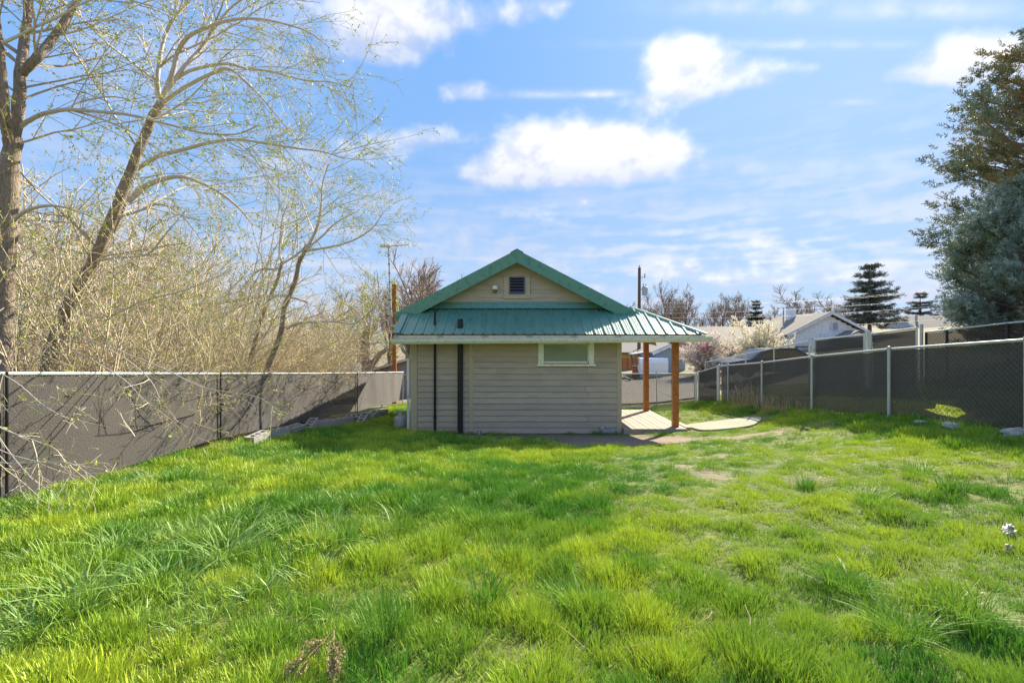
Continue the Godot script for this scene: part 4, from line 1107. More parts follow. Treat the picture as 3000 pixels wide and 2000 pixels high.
	part("amplifier_box", bbox(Vector3(0.28, 0.07, 0.12), 0.02), M.gutter, an, Vector3(-0.14, 2.05, 0))
	for k in 8:
		part("antenna_rod", rod([Vector3(-0.2 + k * 0.09, 2.06, -0.35), Vector3(-0.2 + k * 0.09, 2.06, 0.35)], 0.006, 5), M.galv_dull, an)
		if k > 3: part("antenna_rod", rod([Vector3(-0.2 + k * 0.09, 2.0, 0.0), Vector3(-0.2 + k * 0.09, 2.13, 0.0)], 0.005, 5), M.galv_dull, an)
	for k in 7: part("mast_clip", pipe_col(-0.012, 0.012, 0.026, 8), M.black_metal, an, Vector3(-0.01 - 0.0075 * k, 0.5 + k * 0.22, 0))
func vehicle(called: String, label: String, category: String, at: Vector3, turn: float, paint: Material, height: float):
	var t := thing(called, label, category, at, turn)
	var hh := height
	var van := category == "van"
	var prof := PackedVector2Array()
	if van: prof = PackedVector2Array([Vector2(-2.3, 0.3), Vector2(2.3, 0.3), Vector2(2.35, 0.8), Vector2(2.1, 1.0), Vector2(1.5, hh - 0.1), Vector2(1.2, hh), Vector2(-2.1, hh), Vector2(-2.3, hh - 0.25)])
	else: prof = PackedVector2Array([Vector2(-2.2, 0.25), Vector2(2.15, 0.25), Vector2(2.25, 0.45), Vector2(2.2, 0.68), Vector2(1.2, 0.84), Vector2(0.45, hh - 0.06), Vector2(-0.1, hh), Vector2(-0.8, hh - 0.03), Vector2(-1.6, 0.92), Vector2(-2.2, 0.88), Vector2(-2.28, 0.6)])
	var body := part("body", prism(prof, 1.7), paint, t)
	if van:
		for s in [-1.0, 1.0]: part("side_window", prism(PackedVector2Array([Vector2(0.5, 1.0), Vector2(1.6, 1.0), Vector2(1.3, hh - 0.18), Vector2(0.5, hh - 0.18)]), 0.02), M.dark_glass, t, Vector3(0, 0, s * 0.855))
		part("windscreen", bbox(Vector3(0.02, 0.75, 1.45), 0.01), M.dark_glass, t, Vector3(1.83, 1.3, 0), Vector3(0, 0, 0.72))
	else:
		for s in [-1.0, 1.0]:
			part("side_window", prism(PackedVector2Array([Vector2(-1.3, 0.9), Vector2(0.95, 0.88), Vector2(0.4, hh - 0.12), Vector2(-0.75, hh - 0.1)]), 0.02), M.dark_glass, t, Vector3(0, 0, s * 0.855))
		part("windscreen", bbox(Vector3(0.02, 0.78, 1.4), 0.01), M.dark_glass, t, Vector3(0.84, 1.07, 0), Vector3(0, 0, 1.0))
		part("rear_window", bbox(Vector3(0.02, 0.75, 1.4), 0.01), M.dark_glass, t, Vector3(-1.22, 1.13, 0), Vector3(0, 0, -1.06))
	for xx in [-1.4, 1.4]:
		for s in [-1.0, 1.0]:
			var wl := part("wheel", lathe(PackedVector2Array([Vector2(0.0, 0.1), Vector2(0.2, 0.1), Vector2(0.31, 0.09), Vector2(0.33, 0.0), Vector2(0.31, -0.09), Vector2(0.2, -0.1), Vector2(0, -0.1)]), 18), M.black_metal, t, Vector3(xx, 0.32, s * 0.82), Vector3(PI / 2, 0, 0))
			part("rim", lathe(PackedVector2Array([Vector2(0, 0.11), Vector2(0.18, 0.105)]), 12), M.galv, wl)
	for s in [-1.0, 1.0]:
		part("headlight", bbox(Vector3(0.05, 0.14, 0.3), 0.02), M.blind, t, Vector3(2.24, 0.58, s * 0.6))
		part("tail_light", bbox(Vector3(0.05, 0.16, 0.25), 0.02), lc(0.4, 0.02, 0.02, 0.3), t, Vector3(-2.25, 0.7, s * 0.65))

# ---------------------------------------------------------------- plants: growth
func rnd3() -> Vector3: return Vector3(rng.randf_range(-1, 1), rng.randf_range(-1, 1), rng.randf_range(-1, 1))
func leaf(lf: MB, p: Vector3, s: float, col := Color.WHITE):
	var a := rnd3().normalized(); var b := a.cross(rnd3()).normalized()
	var v := rng.randf_range(0.75, 1.25)
	lf.quad(p - a * s, p + b * s * 0.45, p + a * s, p - b * s * 0.45, Color(col.r * v, col.g * v * rng.randf_range(0.9, 1.05), col.b * v))
func spline(pts: Array, sub: int) -> PackedVector3Array:
	var o := PackedVector3Array()
	for i in pts.size() - 1:
		var a: Vector3 = pts[maxi(i - 1, 0)]; var b: Vector3 = pts[i]; var c: Vector3 = pts[i + 1]; var d: Vector3 = pts[mini(i + 2, pts.size() - 1)]
		for k in sub: o.append(b.cubic_interpolate(c, a, d, float(k) / sub))
	o.append(pts[pts.size() - 1])
	return o
func grow(mb: MB, lf: MB, p: Vector3, dir: Vector3, length: float, r: float, depth: int, P: Dictionary):
	var last: bool = depth >= P.maxd
	var n := 3 if last else clampi(int(length / 0.22), 4, 9)
	var pts := PackedVector3Array([p])
	var q := p
	var dd := dir
	var st := length / n
	var up: float = P.up[depth]
	for i in n:
		dd = (dd + rnd3() * P.wig + Vector3(0, up, 0)).normalized()
		q += dd * st
		pts.append(q)
	var tone := rng.randf_range(0.8, 1.2)
	var col: Color = P.col
	mb.tube(pts, r, maxf(r * 0.35, P.rmin), 3 if r < 0.03 else 6, Color(col.r * tone, col.g * tone, col.b * tone))
	if not last:
		var cnt := int(length * P.den[depth] * rng.randf_range(0.75, 1.25)) + 1
		for i in cnt:
			var t := rng.randf_range(0.12, 1.0)
			var k := t * n
			var j := mini(int(k), n - 1)
			var c := pts[j].lerp(pts[j + 1], k - j)
			var tang := (pts[j + 1] - pts[j]).normalized()
			var side := tang.cross(rnd3()).normalized()
			var cd: Vector3 = (tang * float(P.fwd) + side).normalized()
			grow(mb, lf, c, cd, length * P.ratio * rng.randf_range(0.55, 1.15) * (1.15 - 0.5 * t), maxf(r * 0.45, P.rmin), depth + 1, P)
	if depth >= P.leaf_from and lf:
		var cnt := int(length * P.leaf_n * rng.randf_range(0.5, 1.4))
		for i in cnt:
			var t := rng.randf_range(0.05, 1.0) * n
			var j := mini(int(t), n - 1)
			var c := pts[j].lerp(pts[j + 1], t - j)
			for e in P.leaf_c: leaf(lf, c + rnd3() * P.leaf_s * 1.2, P.leaf_s * rng.randf_range(0.6, 1.3), P.leaf_col)
func sprout(mb: MB, lf: MB, path: PackedVector3Array, cnt: int, t0: float, l0: float, l1: float, r: float, P: Dictionary, bias := Vector3.ZERO):
	var n := path.size() - 1
	for i in cnt:
		var t := lerpf(t0, 1.0, pow(rng.randf(), 0.8))
		var k := t * n
		var j := mini(int(k), n - 1)
		var tang := (path[j + 1] - path[j]).normalized()
		var side := tang.cross(rnd3()).normalized()
		var cd := (tang * 0.8 + side + bias).normalized()
		var big := rng.randf() < 0.25
		grow(mb, lf, path[j].lerp(path[j + 1], k - j), cd, rng.randf_range(l0, l1) * (1.2 - 0.5 * t) * (1.45 if big else 1.0), r * (1.2 - 0.6 * t) * (1.7 if big else 1.0), 1, P)
var ELM := {"maxd": 3, "up": [0.05, -0.015, -0.05, -0.06], "wig": 0.16, "den": [3.0, 5.0, 6.0, 4.0], "ratio": 0.5, "fwd": 1.1, "rmin": 0.0016, "col": Color(0.56, 0.47, 0.34), "leaf_from": 2, "leaf_n": 10.0, "leaf_c": 2, "leaf_s": 0.017, "leaf_col": Color(1, 1, 1)}
func limb_path(pts: Array, o: Vector3) -> PackedVector3Array:
	var q := []
	for p in pts: q.append(px(p[0], p[1], p[2]) - o)
	return spline(q, 4)
func elm(label: String, base: Vector3, limbs: Array, P: Dictionary) -> Node3D:
	# limbs: [points of (x, y, distance), radius at start, radius at end, number of sprouts, from t, shortest, longest, is trunk]
	var t := thing("budding_tree", label, "tree", base, 0.0, "")
	var tw := MB.new(); var lf := MB.new()
	for L in limbs:
		var path := limb_path(L[0], base)
		var m := MB.new()
		var big: bool = L[7]
		var col := Color(0.35, 0.295, 0.25) if big else Color(0.50, 0.44, 0.375)
		m.tube(path, L[1] * 0.86, L[2] * 0.86, 9 if big else 7, col, false, 0.16 if big else 0.08)
		part("trunk" if big else "limb", m.mesh(), M.bark if big else M.twig, t)
		sprout(tw, lf, path, L[3], L[4], L[5], L[6], clampf(L[2] * 0.6, 0.004, 0.014), P)
	part("twigs", tw.mesh(), M.twig, t).set_meta("kind", "stuff")
	part("buds", lf.mesh(), M.bud, t).set_meta("kind", "stuff")
	return t
func build_left_trees():
	var gA := ground_at(-5.95, 5.8, -0.1)
	var A := 5.8
	elm("old budding elm with a dark forked trunk at the edge of the thicket", gA, [
		[[[10, 1560, A], [12, 1200, A], [5, 950, A], [12, 780, A], [20, 638, A], [28, 485, A], [38, 400, A]], 0.13, 0.10, 6, 0.6, 0.8, 1.6, true],
		[[[38, 405, A], [54, 300, A], [58, 214, A], [71, 112, A + 0.2], [85, 0, A + 0.3], [100, -150, A + 0.4]], 0.08, 0.04, 14, 0.2, 0.8, 1.7, true],
		[[[28, 420, A], [12, 340, A - 0.2], [2, 204, A - 0.3], [-15, 40, A - 0.4], [-30, -120, A - 0.5]], 0.07, 0.035, 8, 0.2, 0.8, 1.6, true],
		[[[62, 215, A], [112, 163, A], [153, 112, A + 0.2], [194, 51, A + 0.3], [224, 0, A + 0.4], [270, -90, A + 0.6]], 0.06, 0.035, 12, 0.1, 0.7, 1.5, true],
		[[[40, 385, A], [77, 357, A], [128, 332, A - 0.1], [194, 321, A - 0.2], [281, 326, A - 0.3], [383, 337, A - 0.5], [485, 362, A - 0.6], [587, 388, A - 0.7], [689, 393, A - 0.8], [755, 367, A - 0.8]], 0.034, 0.007, 34, 0.15, 0.5, 1.1, false],
		[[[194, 318, A - 0.2], [255, 293, A], [332, 283, A + 0.2], [408, 301, A + 0.3], [470, 330, A + 0.4]], 0.016, 0.005, 12, 0.2, 0.4, 0.9, false],
		[[[200, 320, A - 0.2], [300, 350, A - 0.2], [400, 395, A - 0.2], [480, 450, A - 0.2], [560, 500, A]], 0.016, 0.005, 12, 0.2, 0.4, 0.9, false],
		[[[24, 660, A], [76, 617, A - 0.2], [153, 602, A - 0.3], [230, 620, A - 0.3], [300, 650, A - 0.3]], 0.03, 0.006, 12, 0.2, 0.4, 1.0, false],
		[[[12, 900, A], [-40, 950, 4.6], [-30, 1060, 4.2], [60, 1130, 3.95], [130, 1190, 3.85], [215, 1235, 3.8]], 0.007, 0.0022, 9, 0.4, 0.15, 0.45, false],
		[[[5, 1000, A], [-60, 1100, 4.4], [-40, 1200, 4.0], [60, 1190, 3.85], [150, 1185, 3.8], [270, 1195, 3.75]], 0.007, 0.0022, 8, 0.4, 0.12, 0.4, false],
		[[[5, 1050, A], [-70, 1150, 4.4], [-20, 1240, 3.9], [100, 1290, 3.8], [160, 1315, 3.75], [190, 1355, 3.7]], 0.007, 0.0022, 9, 0.4, 0.15, 0.4, false],
		[[[5, 1050, A], [-90, 1200, 4.4], [-30, 1340, 3.8], [100, 1355, 3.7], [200, 1355, 3.65], [290, 1410, 3.6]], 0.007, 0.0022, 10, 0.35, 0.15, 0.45, false],
		[[[5, 1050, A], [-60, 1200, 4.3], [-30, 1300, 3.9], [130, 1355, 3.75], [270, 1335, 3.7], [370, 1300, 3.7], [402, 1268, 3.7]], 0.006, 0.002, 5, 0.4, 0.1, 0.3, false],
		[[[5, 1050, A], [-70, 1180, 4.3], [-20, 1310, 3.8], [40, 1380, 3.7], [62, 1445, 3.65]], 0.006, 0.002, 7, 0.4, 0.12, 0.3, false],
		[[[5, 1000, A], [-70, 1130, 4.3], [-10, 1270, 3.85], [90, 1400, 3.6], [150, 1432, 3.6]], 0.006, 0.002, 6, 0.4, 0.12, 0.3, false]], ELM)
	var B := 7.0
	var gB := ground_at((130.0 - 1500.0) / F * B, B, -0.1)
	elm("leaning budding elm whose long limbs arch over the screened fence", gB, [
		[[[125, 1420, B], [140, 1100, B], [149, 1028, B], [180, 940, B], [214, 864, B], [268, 775, B], [318, 661, B], [367, 538, B], [408, 434, B], [449, 337, B], [472, 300, B]], 0.115, 0.06, 14, 0.35, 0.8, 1.8, true],
		[[[185, 930, B + 0.1], [235, 860, B + 0.3], [285, 760, B + 0.3], [340, 650, B + 0.2], [372, 560, B + 0.1]], 0.065, 0.04, 6, 0.3, 0.6, 1.3, true],
		[[[470, 305, B], [463, 270, B], [462, 214, B], [480, 112, B + 0.2], [510, 51, B + 0.2], [541, 15, B + 0.3], [590, -100, B + 0.4]], 0.042, 0.018, 16, 0.2, 0.7, 1.5, false],
		[[[474, 290, B], [505, 214, B], [520, 153, B], [551, 107, B - 0.2], [602, 82, B - 0.3], [663, 61, B - 0.4], [724, 54, B - 0.5], [796, 61, B - 0.6], [900, 92, B - 0.7], [965, 140, B - 0.7]], 0.045, 0.007, 30, 0.15, 0.6, 1.2, false],
		[[[486, 268, B], [541, 194, B], [587, 143, B + 0.2], [622, 92, B + 0.3], [668, 31, B + 0.4], [714, -10, B + 0.5], [770, -90, B + 0.5]], 0.038, 0.016, 20, 0.15, 0.6, 1.3, false],
		[[[483, 262, B], [551, 209, B], [658, 186, B - 0.2], [714, 199, B - 0.3], [791, 209, B - 0.4], [893, 235, B - 0.6], [969, 240, B - 0.7], [1046, 262, B - 0.8]], 0.03, 0.006, 30, 0.2, 0.5, 1.1, false],
		[[[472, 303, B], [541, 255, B - 0.2], [612, 219, B - 0.3], [665, 200, B - 0.4], [714, 235, B - 0.5], [765, 285, B - 0.6], [816, 345, B - 0.6], [862, 400, B - 0.6]], 0.034, 0.006, 26, 0.2, 0.4, 1.0, false],
		[[[400, 495, B], [459, 459, B - 0.2], [531, 439, B - 0.4], [612, 418, B - 0.6], [689, 408, B - 0.8], [765, 418, B - 0.9], [867, 434, B - 1.0], [944, 444, B - 1.1], [1005, 464, B - 1.1]], 0.036, 0.007, 36, 0.2, 0.5, 1.1, false],
		[[[690, 410, B - 0.8], [740, 455, B - 0.9], [775, 515, B - 0.9], [800, 580, B - 0.9]], 0.013, 0.004, 9, 0.1, 0.3, 0.7, false],
		[[[375, 590, B], [434, 541, B], [510, 518, B + 0.1], [561, 525, B + 0.2], [638, 561, B + 0.2], [700, 610, B + 0.3], [740, 660, B + 0.3]], 0.05, 0.009, 26, 0.25, 0.5, 1.1, false],
		[[[330, 640, B], [400, 620, B], [470, 598, B - 0.3], [540, 640, B - 0.4], [600, 720, B - 0.5]], 0.026, 0.006, 16, 0.2, 0.4, 1.0, false],
		[[[275, 765, B], [340, 755, B - 0.2], [430, 745, B - 0.4], [480, 690, B - 0.5], [540, 620, B - 0.6]], 0.026, 0.006, 14, 0.2, 0.4, 1.0, false],
		[[[200, 900, B], [300, 930, B - 0.3], [420, 880, B - 0.6], [540, 850, B - 0.9], [680, 790, B - 1.0]], 0.022, 0.005, 14, 0.2, 0.4, 1.0, false],
		[[[170, 960, B], [290, 1010, 6.3], [380, 1060, 6.0], [440, 1115, 5.8], [470, 1170, 5.7], [520, 1235, 5.6]], 0.010, 0.0025, 12, 0.4, 0.2, 0.6, false],
		[[[170, 960, B], [330, 1020, 6.4], [480, 1080, 6.0], [580, 1130, 5.9], [680, 1150, 5.8], [760, 1165, 5.8], [830, 1215, 5.8]], 0.010, 0.0025, 14, 0.4, 0.2, 0.6, false],
		[[[160, 1000, B], [260, 1050, 6.1], [360, 1110, 5.6], [420, 1170, 5.4], [470, 1205, 5.3]], 0.009, 0.0025, 10, 0.4, 0.2, 0.5, false]], ELM)
	var C := 11.0
	var gC := ground_at((770.0 - 1500.0) / F * C, C, -0.1)
	elm("slender twin-stemmed budding tree beyond the fence near the cottage", gC, [
		[[[765, 1200, C], [782, 1085, C], [822, 978, C], [833, 902, C], [864, 825, C], [876, 768, C], [895, 733, C]], 0.085, 0.05, 6, 0.4, 0.6, 1.4, true],
		[[[720, 1200, C + 0.3], [728, 1085, C + 0.3], [761, 948, C + 0.3], [784, 883, C + 0.3], [810, 825, C + 0.2], [826, 768, C + 0.2]], 0.07, 0.04, 6, 0.4, 0.6, 1.4, true],
		[[[895, 733, C], [929, 665, C], [941, 596, C], [944, 538, C], [962, 480, C - 0.2]], 0.05, 0.012, 22, 0.15, 0.7, 1.6, false],
		[[[893, 735, C], [975, 722, C], [1036, 703, C - 0.2], [1090, 668, C - 0.3], [1122, 622, C - 0.4]], 0.035, 0.008, 22, 0.2, 0.6, 1.3, false],
		[[[898, 730, C], [944, 691, C], [983, 653, C - 0.2], [1052, 615, C - 0.4]], 0.035, 0.008, 20, 0.2, 0.6, 1.4, false],
		[[[925, 700, C], [950, 735, C], [990, 798, C - 0.2], [1021, 833, C - 0.3]], 0.018, 0.005, 10, 0.2, 0.4, 1.0, false],
		[[[826, 768, C + 0.2], [818, 737, C + 0.2], [826, 645, C + 0.3], [845, 592, C + 0.4]], 0.04, 0.01, 16, 0.2, 0.6, 1.4, false],
		[[[822, 775, C + 0.2], [870, 745, C], [900, 715, C]], 0.035, 0.02, 4, 0.2, 0.4, 1.0, false],
		[[[818, 790, C + 0.2], [760, 790, C], [720, 830, C], [700, 860, C], [690, 890, C]], 0.04, 0.012, 10, 0.2, 0.5, 1.1, false],
		[[[560, 893, C], [600, 890, C], [669, 883, C], [745, 871, C], [830, 866, C], [900, 885, C]], 0.05, 0.03, 18, 0.1, 0.4, 1.0, false],
		[[[838, 962, C], [875, 946, C], [925, 942, C], [983, 942, C - 0.2], [1040, 946, C - 0.3], [1094, 902, C - 0.4]], 0.045, 0.01, 24, 0.15, 0.5, 1.1, false],
		[[[930, 943, C], [970, 965, C], [1000, 1000, C]], 0.02, 0.006, 8, 0.2, 0.4, 0.9, false]], ELM)
	# second row of budding trees down the slope
	var V := ELM.duplicate()
	V.maxd = 3; V.up = [0.03, 0.0, -0.03, -0.03]; V.wig = 0.14; V.den = [2.6, 3.2, 3.6, 2.0]; V.ratio = 0.5; V.rmin = 0.0035; V.col = Color(0.56, 0.47, 0.34); V.leaf_from = 2; V.leaf_n = 5.0; V.leaf_s = 0.024
	var rows := []
	for k in 2:
		var t := thing("budding_tree", ["bushy many-stemmed budding tree down the slope", "pale budding tree with a wide loose crown down the slope"][k], "tree", Vector3.ZERO, 0.0, "budding trees down the slope behind the thicket")
		var tr := MB.new(); var m := MB.new(); var lf := MB.new()
		for s in 5:
			var a := TAU * s / 5.0 + rng.randf()
			var dirn := Vector3(cos(a) * 0.35, 1, sin(a) * 0.35).normalized()
			var top := dirn * rng.randf_range(1.6, 2.4)
			tr.tube(PackedVector3Array([Vector3(0, -0.3, 0), top * 0.5 + Vector3(0.05, 0, 0), top]), 0.08, 0.045, 6, Color(0.25, 0.2, 0.15))
			for e in 3: grow(m, lf, top, (dirn + rnd3() * 0.6).normalized(), rng.randf_range(2.4, 3.6), 0.035, 0, V)
		part("trunk", tr.mesh(), M.bark, t)
		part("twigs", m.mesh(), M.twig, t).set_meta("kind", "stuff")
		part("buds", lf.mesh(), M.bud, t).set_meta("kind", "stuff")
		rows.append(t)
	var rs := [[60, 13.0, 1.2], [330, 15.0, 1.2], [170, 18.0, 1.55], [470, 17.0, 1.15], [560, 21.0, 1.25], [-60, 16.0, 1.4], [690, 24.0, 1.2], [260, 12.0, 0.95], [880, 26.0, 1.0], [1000, 30.0, 0.95]]
	for i in rs.size():
		var s: Array = rs[i]
		var at := ground_at((s[0] - 1500.0) / F * s[1], s[1])
		if i < 2:
			rows[i].position = at; rows[i].scale = Vector3.ONE * s[2]
		else: copy_of(rows[i % 2], at, rng.randf() * TAU, s[2])
	# whips and saplings growing up through the fence line
	var W := ELM.duplicate()
	W.maxd = 2; W.up = [0.03, 0.0, -0.02]; W.wig = 0.09; W.den = [4.5, 4.0, 3.0]; W.ratio = 0.32; W.col = Color(0.58, 0.48, 0.33); W.leaf_from = 1; W.leaf_n = 7.0
	var kinds := []
	for k in 5:
		var t := thing("sapling", "thin tan sapling with budding whips rising from the thicket", "sapling", Vector3.ZERO, 0.0, "saplings behind the windscreen fence")
		var m := MB.new(); var lf := MB.new()
		for s in 3 + k % 3:
			grow(m, lf, Vector3(rng.randf_range(-0.15, 0.15), -0.1, rng.randf_range(-0.15, 0.15)), Vector3(rng.randf_range(-0.55, 0.55), 1, rng.randf_range(-0.4, 0.4)).normalized(), rng.randf_range(2.6, 4.2), 0.016, 0, W)
		part("stems", m.mesh(), M.twig, t); part("buds", lf.mesh(), M.bud, t).set_meta("kind", "stuff")
		kinds.append(t)
	var spots := [[90, 6.4], [190, 6.3], [260, 7.4], [330, 6.9], [400, 8.0], [470, 7.0], [540, 8.6], [610, 9.0], [40, 7.6], [150, 8.4], [680, 10.5], [300, 9.5], [-60, 6.6], [500, 10.0], [230, 6.2], [700, 12.5], [420, 7.6]]
	for i in spots.size():
		var s: Array = spots[i]
		var at := ground_at((s[0] - 1500.0) / F * s[1], s[1])
		if i < 5:
			kinds[i].position = at; kinds[i].rotation.y = rng.randf() * TAU
		else: copy_of(kinds[i % 5], at, rng.randf() * TAU, rng.randf_range(0.75, 1.2))
	# thicket of bare shrubs
	var S := ELM.duplicate()
	S.maxd = 2; S.up = [-0.03, -0.03, -0.03]; S.wig = 0.13; S.den = [6.0, 6.0, 3.0]; S.ratio = 0.38; S.col = Color(0.55, 0.44, 0.30); S.leaf_from = 1; S.leaf_n = 5.0; S.leaf_s = 0.014; S.rmin = 0.0025
	var bushes := []
	for k in 4:
		var t := thing("bare_shrub", "tangled tan shrub with arching bare stems in the thicket", "shrub", Vector3.ZERO, 0.0, "shrubs of the thicket behind the fence")
		var m := MB.new(); var lf := MB.new()
		for s in 26:
			var a := rng.randf() * TAU
			grow(m, lf, Vector3(cos(a) * 0.3, -0.1, sin(a) * 0.3) * rng.randf(), Vector3(cos(a) * rng.randf_range(0.2, 0.9), 1, sin(a) * rng.randf_range(0.2, 0.9)).normalized(), rng.randf_range(1.4, 2.7), 0.012, 0, S)
		part("stems", m.mesh(), M.twig, t); part("buds", lf.mesh(), M.bud, t).set_meta("kind", "stuff")
		bushes.append(t)
	var bs := []
	for i in 15: bs.append([30 + i * 62 + rng.randf_range(-25, 25), rng.randf_range(6.6, 9.5) + maxf(0, (i - 8) * 0.8), rng.randf_range(0.75, 1.0)])
	for i in 20: bs.append([-60 + i * 56 + rng.randf_range(-30, 30), rng.randf_range(11.5, 16.0), rng.randf_range(1.0, 1.5)])
	for i in 22: bs.append([-120 + i * 58 + rng.randf_range(-30, 30), rng.randf_range(18.0, 28.0), rng.randf_range(1.5, 2.3)])
	for i in bs.size():
		var s: Array = bs[i]
		if (s[0] - 1500.0) / F * s[1] > left_line(s[1]) - 0.7 or (s[0] > 890 and s[1] < 24.0): continue
		var at := ground_at((s[0] - 1500.0) / F * s[1], s[1])
		var t: Node3D
		if i < 4:
			t = bushes[i]
			t.position = at; t.rotation.y = rng.randf() * TAU; t.scale = Vector3.ONE * s[2]
		else: t = copy_of(bushes[i % 4], at, rng.randf() * TAU, s[2])
	# shrubs on the slope behind the camera, mirrored in the window
	for i in 12: copy_of(bushes[i % 4], ground_at(-5.0 + i * 1.1, -7.0 - 3.0 * rng.randf()), rng.randf() * TAU, 0.9, "tangled tan shrub on the slope facing the cottage window")
# ---------------------------------------------------------------- far trees
func bare_tree(label: String, h: float, P: Dictionary, lean: float, spread: float) -> Node3D:
	var t := thing("bare_tree", label, "tree", Vector3.ZERO, 0.0, "bare trees along the far streets")
	var tr := MB.new(); var tw := MB.new()
	var path := PackedVector3Array()
	for i in 7: path.append(Vector3(lean * i * 0.12 + rng.randf_range(-0.08, 0.08), -0.2 + h * 0.5 * i / 6.0, rng.randf_range(-0.08, 0.08)))
	tr.tube(path, h * 0.028, h * 0.014, 8, Color(0.16, 0.12, 0.09), false, 0.1)
	for i in 9:
		var k := rng.randi_range(2, 6)
		var a := TAU * i / 9.0 + rng.randf()
		grow(tw, null, path[k], Vector3(cos(a) * spread, 1.0, sin(a) * spread).normalized(), h * rng.randf_range(0.4, 0.56), h * 0.011, 0, P)
	part("trunk", tr.mesh(), M.bark, t)
	part("branches", tw.mesh(), M.twig, t).set_meta("kind", "stuff")
	return t
func build_far_trees():
	var P := ELM.duplicate()
	P.maxd = 3; P.up = [0.06, 0.05, 0.04, 0.03]; P.wig = 0.15; P.den = [3.2, 3.4, 3.6, 2.0]; P.ratio = 0.52; P.fwd = 1.1; P.rmin = 0.006; P.col = Color(0.27, 0.205, 0.16); P.leaf_from = 9
	var a := bare_tree("bare upright street tree with dense fine branches", 8.0, P, 0.1, 0.8)
	var b := bare_tree("bare spreading street tree with a forked crown", 8.0, P, -0.5, 1.1)
	var c := bare_tree("bare narrow street tree with ascending branches", 8.0, P, 0.2, 0.55)
	var kinds := [a, b, c]
	var used := [false, false, false]
	# [x, y of the top, distance, kind]
	for s in [[1235, 757, 36, 2], [1275, 768, 39, 0], [1195, 790, 44, 0], [1310, 800, 46, 1], [1965, 822, 58, 0], [2010, 850, 70, 2], [1930, 880, 66, 1], [2120, 855, 60, 0], [2165, 862, 68, 2], [2060, 905, 75, 1], [2330, 835, 62, 1], [2425, 855, 66, 1], [2270, 890, 80, 0], [1850, 885, 62, 0], [2480, 900, 85, 2], [1140, 830, 50, 2], [1060, 830, 48, 0], [980, 835, 52, 1], [1940, 850, 64, 1], [1985, 870, 72, 0], [2095, 880, 76, 2], [2145, 868, 66, 1], [2200, 900, 84, 1], [2365, 870, 76, 0], [2450, 880, 74, 1], [2040, 925, 90, 0], [1870, 915, 85, 1], [2240, 915, 90, 2], [2760, 880, 80, 1], [1900, 900, 80, 2]]:
		var x: float = (s[0] - 1500.0) / F * s[2]
		var gp := ground_at(x, s[2])
		var top := px(s[0], s[1], s[2])
		var sc: float = (top.y - gp.y) / 8.0
		var n: Node3D
		if not used[s[3]]:
			used[s[3]] = true
			n = kinds[s[3]]
			n.position = gp; n.scale = Vector3.ONE * sc
		else: n = copy_of(kinds[s[3]], gp, rng.randf() * TAU, sc)
	# heavily pruned tree left of the rusty pole
	var G := ELM.duplicate()
	G.maxd = 2; G.up = [0.05, 0.02, 0.0]; G.wig = 0.2; G.den = [4.0, 4.0, 3.0]; G.col = Color(0.36, 0.27, 0.17); G.leaf_n = 10.0; G.leaf_s = 0.03; G.leaf_from = 1; G.rmin = 0.004
	var D := 22.0
	elm("stout pruned tree with a thick elbow limb beside the rusty pole", ground_at((1080.0 - 1500.0) / F * D, D, -0.1), [
		[[[1078, 1160, D], [1076, 1080, D], [1070, 1030, D], [1072, 985, D], [1078, 960, D]], 0.33, 0.17, 10, 0.5, 0.7, 1.8, true],
		[[[1080, 1090, D], [1095, 1060, D], [1115, 1035, D], [1136, 1022, D]], 0.2, 0.1, 6, 0.4, 0.5, 1.2, true],
		[[[1074, 1010, D], [1095, 1005, D], [1120, 1002, D]], 0.09, 0.05, 6, 0.3, 0.5, 1.2, false],
		[[[1078, 970, D], [1060, 930, D], [1030, 900, D], [990, 880, D]], 0.09, 0.03, 14, 0.2, 0.6, 1.6, false],
		[[[1078, 975, D], [1090, 920, D], [1110, 870, D], [1105, 800, D]], 0.1, 0.03, 14, 0.2, 0.6, 1.6, false]], G)
	# blossoming trees
	var Q := ELM.duplicate()
	Q.maxd = 2; Q.up = [0.02, 0.02, 0.02]; Q.wig = 0.13; Q.den = [4.0, 4.0, 3.0]; Q.ratio = 0.42; Q.col = Color(0.22, 0.17, 0.13); Q.leaf_from = 1; Q.leaf_n = 34.0; Q.leaf_s = 0.05; Q.leaf_c = 2; Q.rmin = 0.004
	for s in [["white blossoming tree behind the bare chain-link fence", 2225, 1075, 30.0, 2.75, Color(0.88, 0.83, 0.64), 44], ["pale blossoming bush flushed with pink beside the porch corner", 2070, 1095, 28.0, 2.35, Color(0.86, 0.79, 0.66), 40]]:
		var gp := px(s[1], s[2], s[3])
		var t := thing("blossom_tree", s[0], "tree", gp)
		var m := MB.new(); var lf := MB.new()
		for k in int(s[6]):
			var an := rng.randf() * TAU
			var pink: bool = s[3] == 28.0 and rng.randf() < 0.1
			Q.leaf_col = Color(0.66, 0.42, 0.46) if pink else s[5]
			grow(m, lf, Vector3(0, -0.15, 0), Vector3(cos(an) * rng.randf_range(0.1, 1.1), 1, sin(an) * rng.randf_range(0.1, 1.1)).normalized(), s[4] * rng.randf_range(0.65, 1.1), 0.03, 0, Q)
		part("stems", m.mesh(), M.twig, t)
		part("blossoms", lf.mesh(), M.petal, t).set_meta("kind", "stuff")
